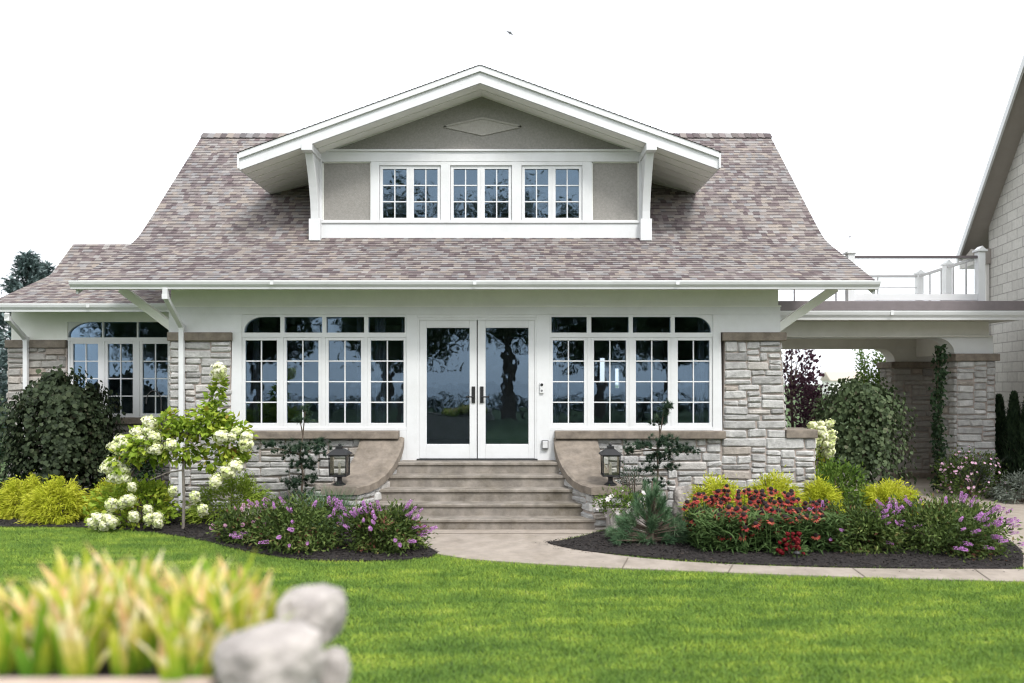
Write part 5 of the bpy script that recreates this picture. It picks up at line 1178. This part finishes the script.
fb('base boulder below the front one, mostly below the edge of the photo',290,735,2.0,110,60,10)
t=thing('iris_clump','mass of yellow and green sword shaped leaves growing in the foreground planter','plant',(-1.1,2.3,zl-.03)); f=Fol(241); r=f.r
n=1500; cl=44; ca=np.stack([np.linspace(X(-60,2.3),X(268,2.3),cl)+r.normal(0,.03,cl),r.uniform(2.05,2.5,cl)],1); k=r.integers(0,cl,n); P=np.stack([ca[k,0]+r.normal(0,.022,n),ca[k,1]+r.normal(0,.025,n),np.full(n,zl-.04)],1)
a=r.normal(0,1,n); D=unit(np.stack([r.normal(0,.13,n)+ (ca[k,0]-P[:,0])*-4,r.normal(0,.15,n),np.ones(n)],1)); yel=np.clip(r.normal(.46,.24,n),0,.9)
be=np.stack([r.normal(0,.2,n),r.normal(0,.15,n),-np.abs(r.normal(0,.16,n))],1)
pxx=CX+P[:,0]/P[:,1]*F; hmax=np.interp(pxx,[-60,0,60,80,120,150,200,240,275],[.24,.26,.31,.34,.34,.32,.33,.31,.25])
f.blades(P,D,be,hmax*r.uniform(.3,1.0,n),.040*r.uniform(.7,1.25,n),lambda t_: np.clip(yel*.70+t_*.68*(yel+.32),0,1),6); f.build('blades',LM['iris'],t)

# ================================================================== MULCH BITS AND GRASS
def scatter(poly,n,r):
    p=np.array(poly); lo,hi=p.min(0),p.max(0); q=r.uniform(0,1,(n,2))*(hi-lo)+lo; return q[inside(poly,q[:,0],q[:,1])]
f=Fol(251); r=f.r
for pl in (bed_r,[(max(-9,a),b_) for a,b_ in bed_l]):
    q=scatter(pl,60000,r); n=len(q); P=np.column_stack([q,np.full(n,.036)+r.random(n)*.016]); D=unit(r.normal(0,1,(n,3))*np.array([1,1,.25])); f.leaves(P,D,unit(r.normal(0,.35,(n,3))+np.array([0,0,1.])),.045*r.uniform(.4,1.3,n),.014,np.clip(r.beta(1.6,3,n),0,1),.1)
# bits washed out over the edges of the beds
bp_=np.array(bed_r); k=r.integers(0,len(bp_),420); nx_=bp_[(k+1)%len(bp_)]; tt=r.random((420,1)); q=bp_[k]*(1-tt)+nx_*tt+r.normal(0,.07,(420,2)); ok_=inside(walk,q[:,0],q[:,1])&~inside(bed_r,q[:,0],q[:,1]); q=q[ok_]
q=np.concatenate([q,scatter(walk,50,r)]); n=len(q); f.leaves(np.column_stack([q,np.full(n,.027)]),unit(r.normal(0,1,(n,3))*np.array([1,1,.1])),unit(r.normal(0,.2,(n,3))+np.array([0,0,1.])),.032*r.uniform(.4,1.2,n),.012,r.random(n),.1)
tag(f.build('mulch_bits',M['chip']),kind='stuff')
def grass_mat():
    m,t,b,o=mat('grass_blades'); l=t.links.new
    at_=N(t,'ShaderNodeAttribute',attribute_name='tint'); tc=N(t,'ShaderNodeTexCoord'); mp_=N(t,'ShaderNodeMapping'); mp_.inputs['Scale'].default_value=(.9,2.6,1); l(tc.outputs['Object'],mp_.inputs[0])
    nz=N(t,'ShaderNodeTexNoise',Scale=1.4,Detail=7.,Roughness=.68); l(mp_.outputs[0],nz.inputs['Vector'])
    ad=N(t,'ShaderNodeMath',operation='MULTIPLY_ADD'); l(at_.outputs['Fac'],ad.inputs[0]); ad.inputs[1].default_value=.46; mr=N(t,'ShaderNodeMapRange'); mr.inputs['From Min'].default_value=.36; mr.inputs['From Max'].default_value=.66; mr.inputs['To Max'].default_value=.53; l(nz.outputs[0],mr.inputs[0]); l(mr.outputs[0],ad.inputs[2])
    rp=ramp(t,[(0,(.085,.165,.030)),(.3,(.155,.265,.050)),(.55,(.24,.36,.06)),(.72,(.38,.48,.065)),(.88,(.52,.57,.13)),(1,(.58,.60,.30))]); l(ad.outputs[0],rp.inputs[0]); l(rp.outputs[0],b.inputs['Base Color']); b.inputs['Roughness'].default_value=.6; b.inputs['Specular IOR Level'].default_value=.15
    tr=N(t,'ShaderNodeBsdfTranslucent'); l(rp.outputs[0],tr.inputs[0]); mi=N(t,'ShaderNodeMixShader',Fac=.35); l(b.outputs[0],mi.inputs[1]); l(tr.outputs[0],mi.inputs[2]); l(mi.outputs[0],o.inputs[0]); return m
f=Fol(261); r=f.r; n=900000
yy=3.2+(10.2-3.2)*r.random(n)**.85; xx=r.uniform(-1,1,n)*(yy*.78+1.4)
ok=~(inside(bed_r,xx,yy)|inside(bed_l,xx,yy)|inside(walk,xx,yy)|inside(drive,xx,yy)); xx,yy=xx[ok],yy[ok]
pat=np.sin(xx*1.3+yy*2.1)*.5+np.sin(xx*3.1-yy*1.7+2)*.3; n=len(xx)
a=r.uniform(0,6.28,n); lean=r.uniform(.15,.75,n); D=unit(np.stack([np.cos(a)*lean,np.sin(a)*lean,np.ones(n)],1)); be=np.stack([np.cos(a)*.3,np.sin(a)*.3,-r.uniform(.05,.3,n)],1)
f.blades(np.stack([xx,yy,np.zeros(n)],1),D,be,r.uniform(.022,.055,n)*(1+.15*pat),.0042*r.uniform(.7,1.4,n),np.clip(r.normal(.42,.25,n),0,1),2)
tag(f.build('grass',grass_mat()),kind='stuff')
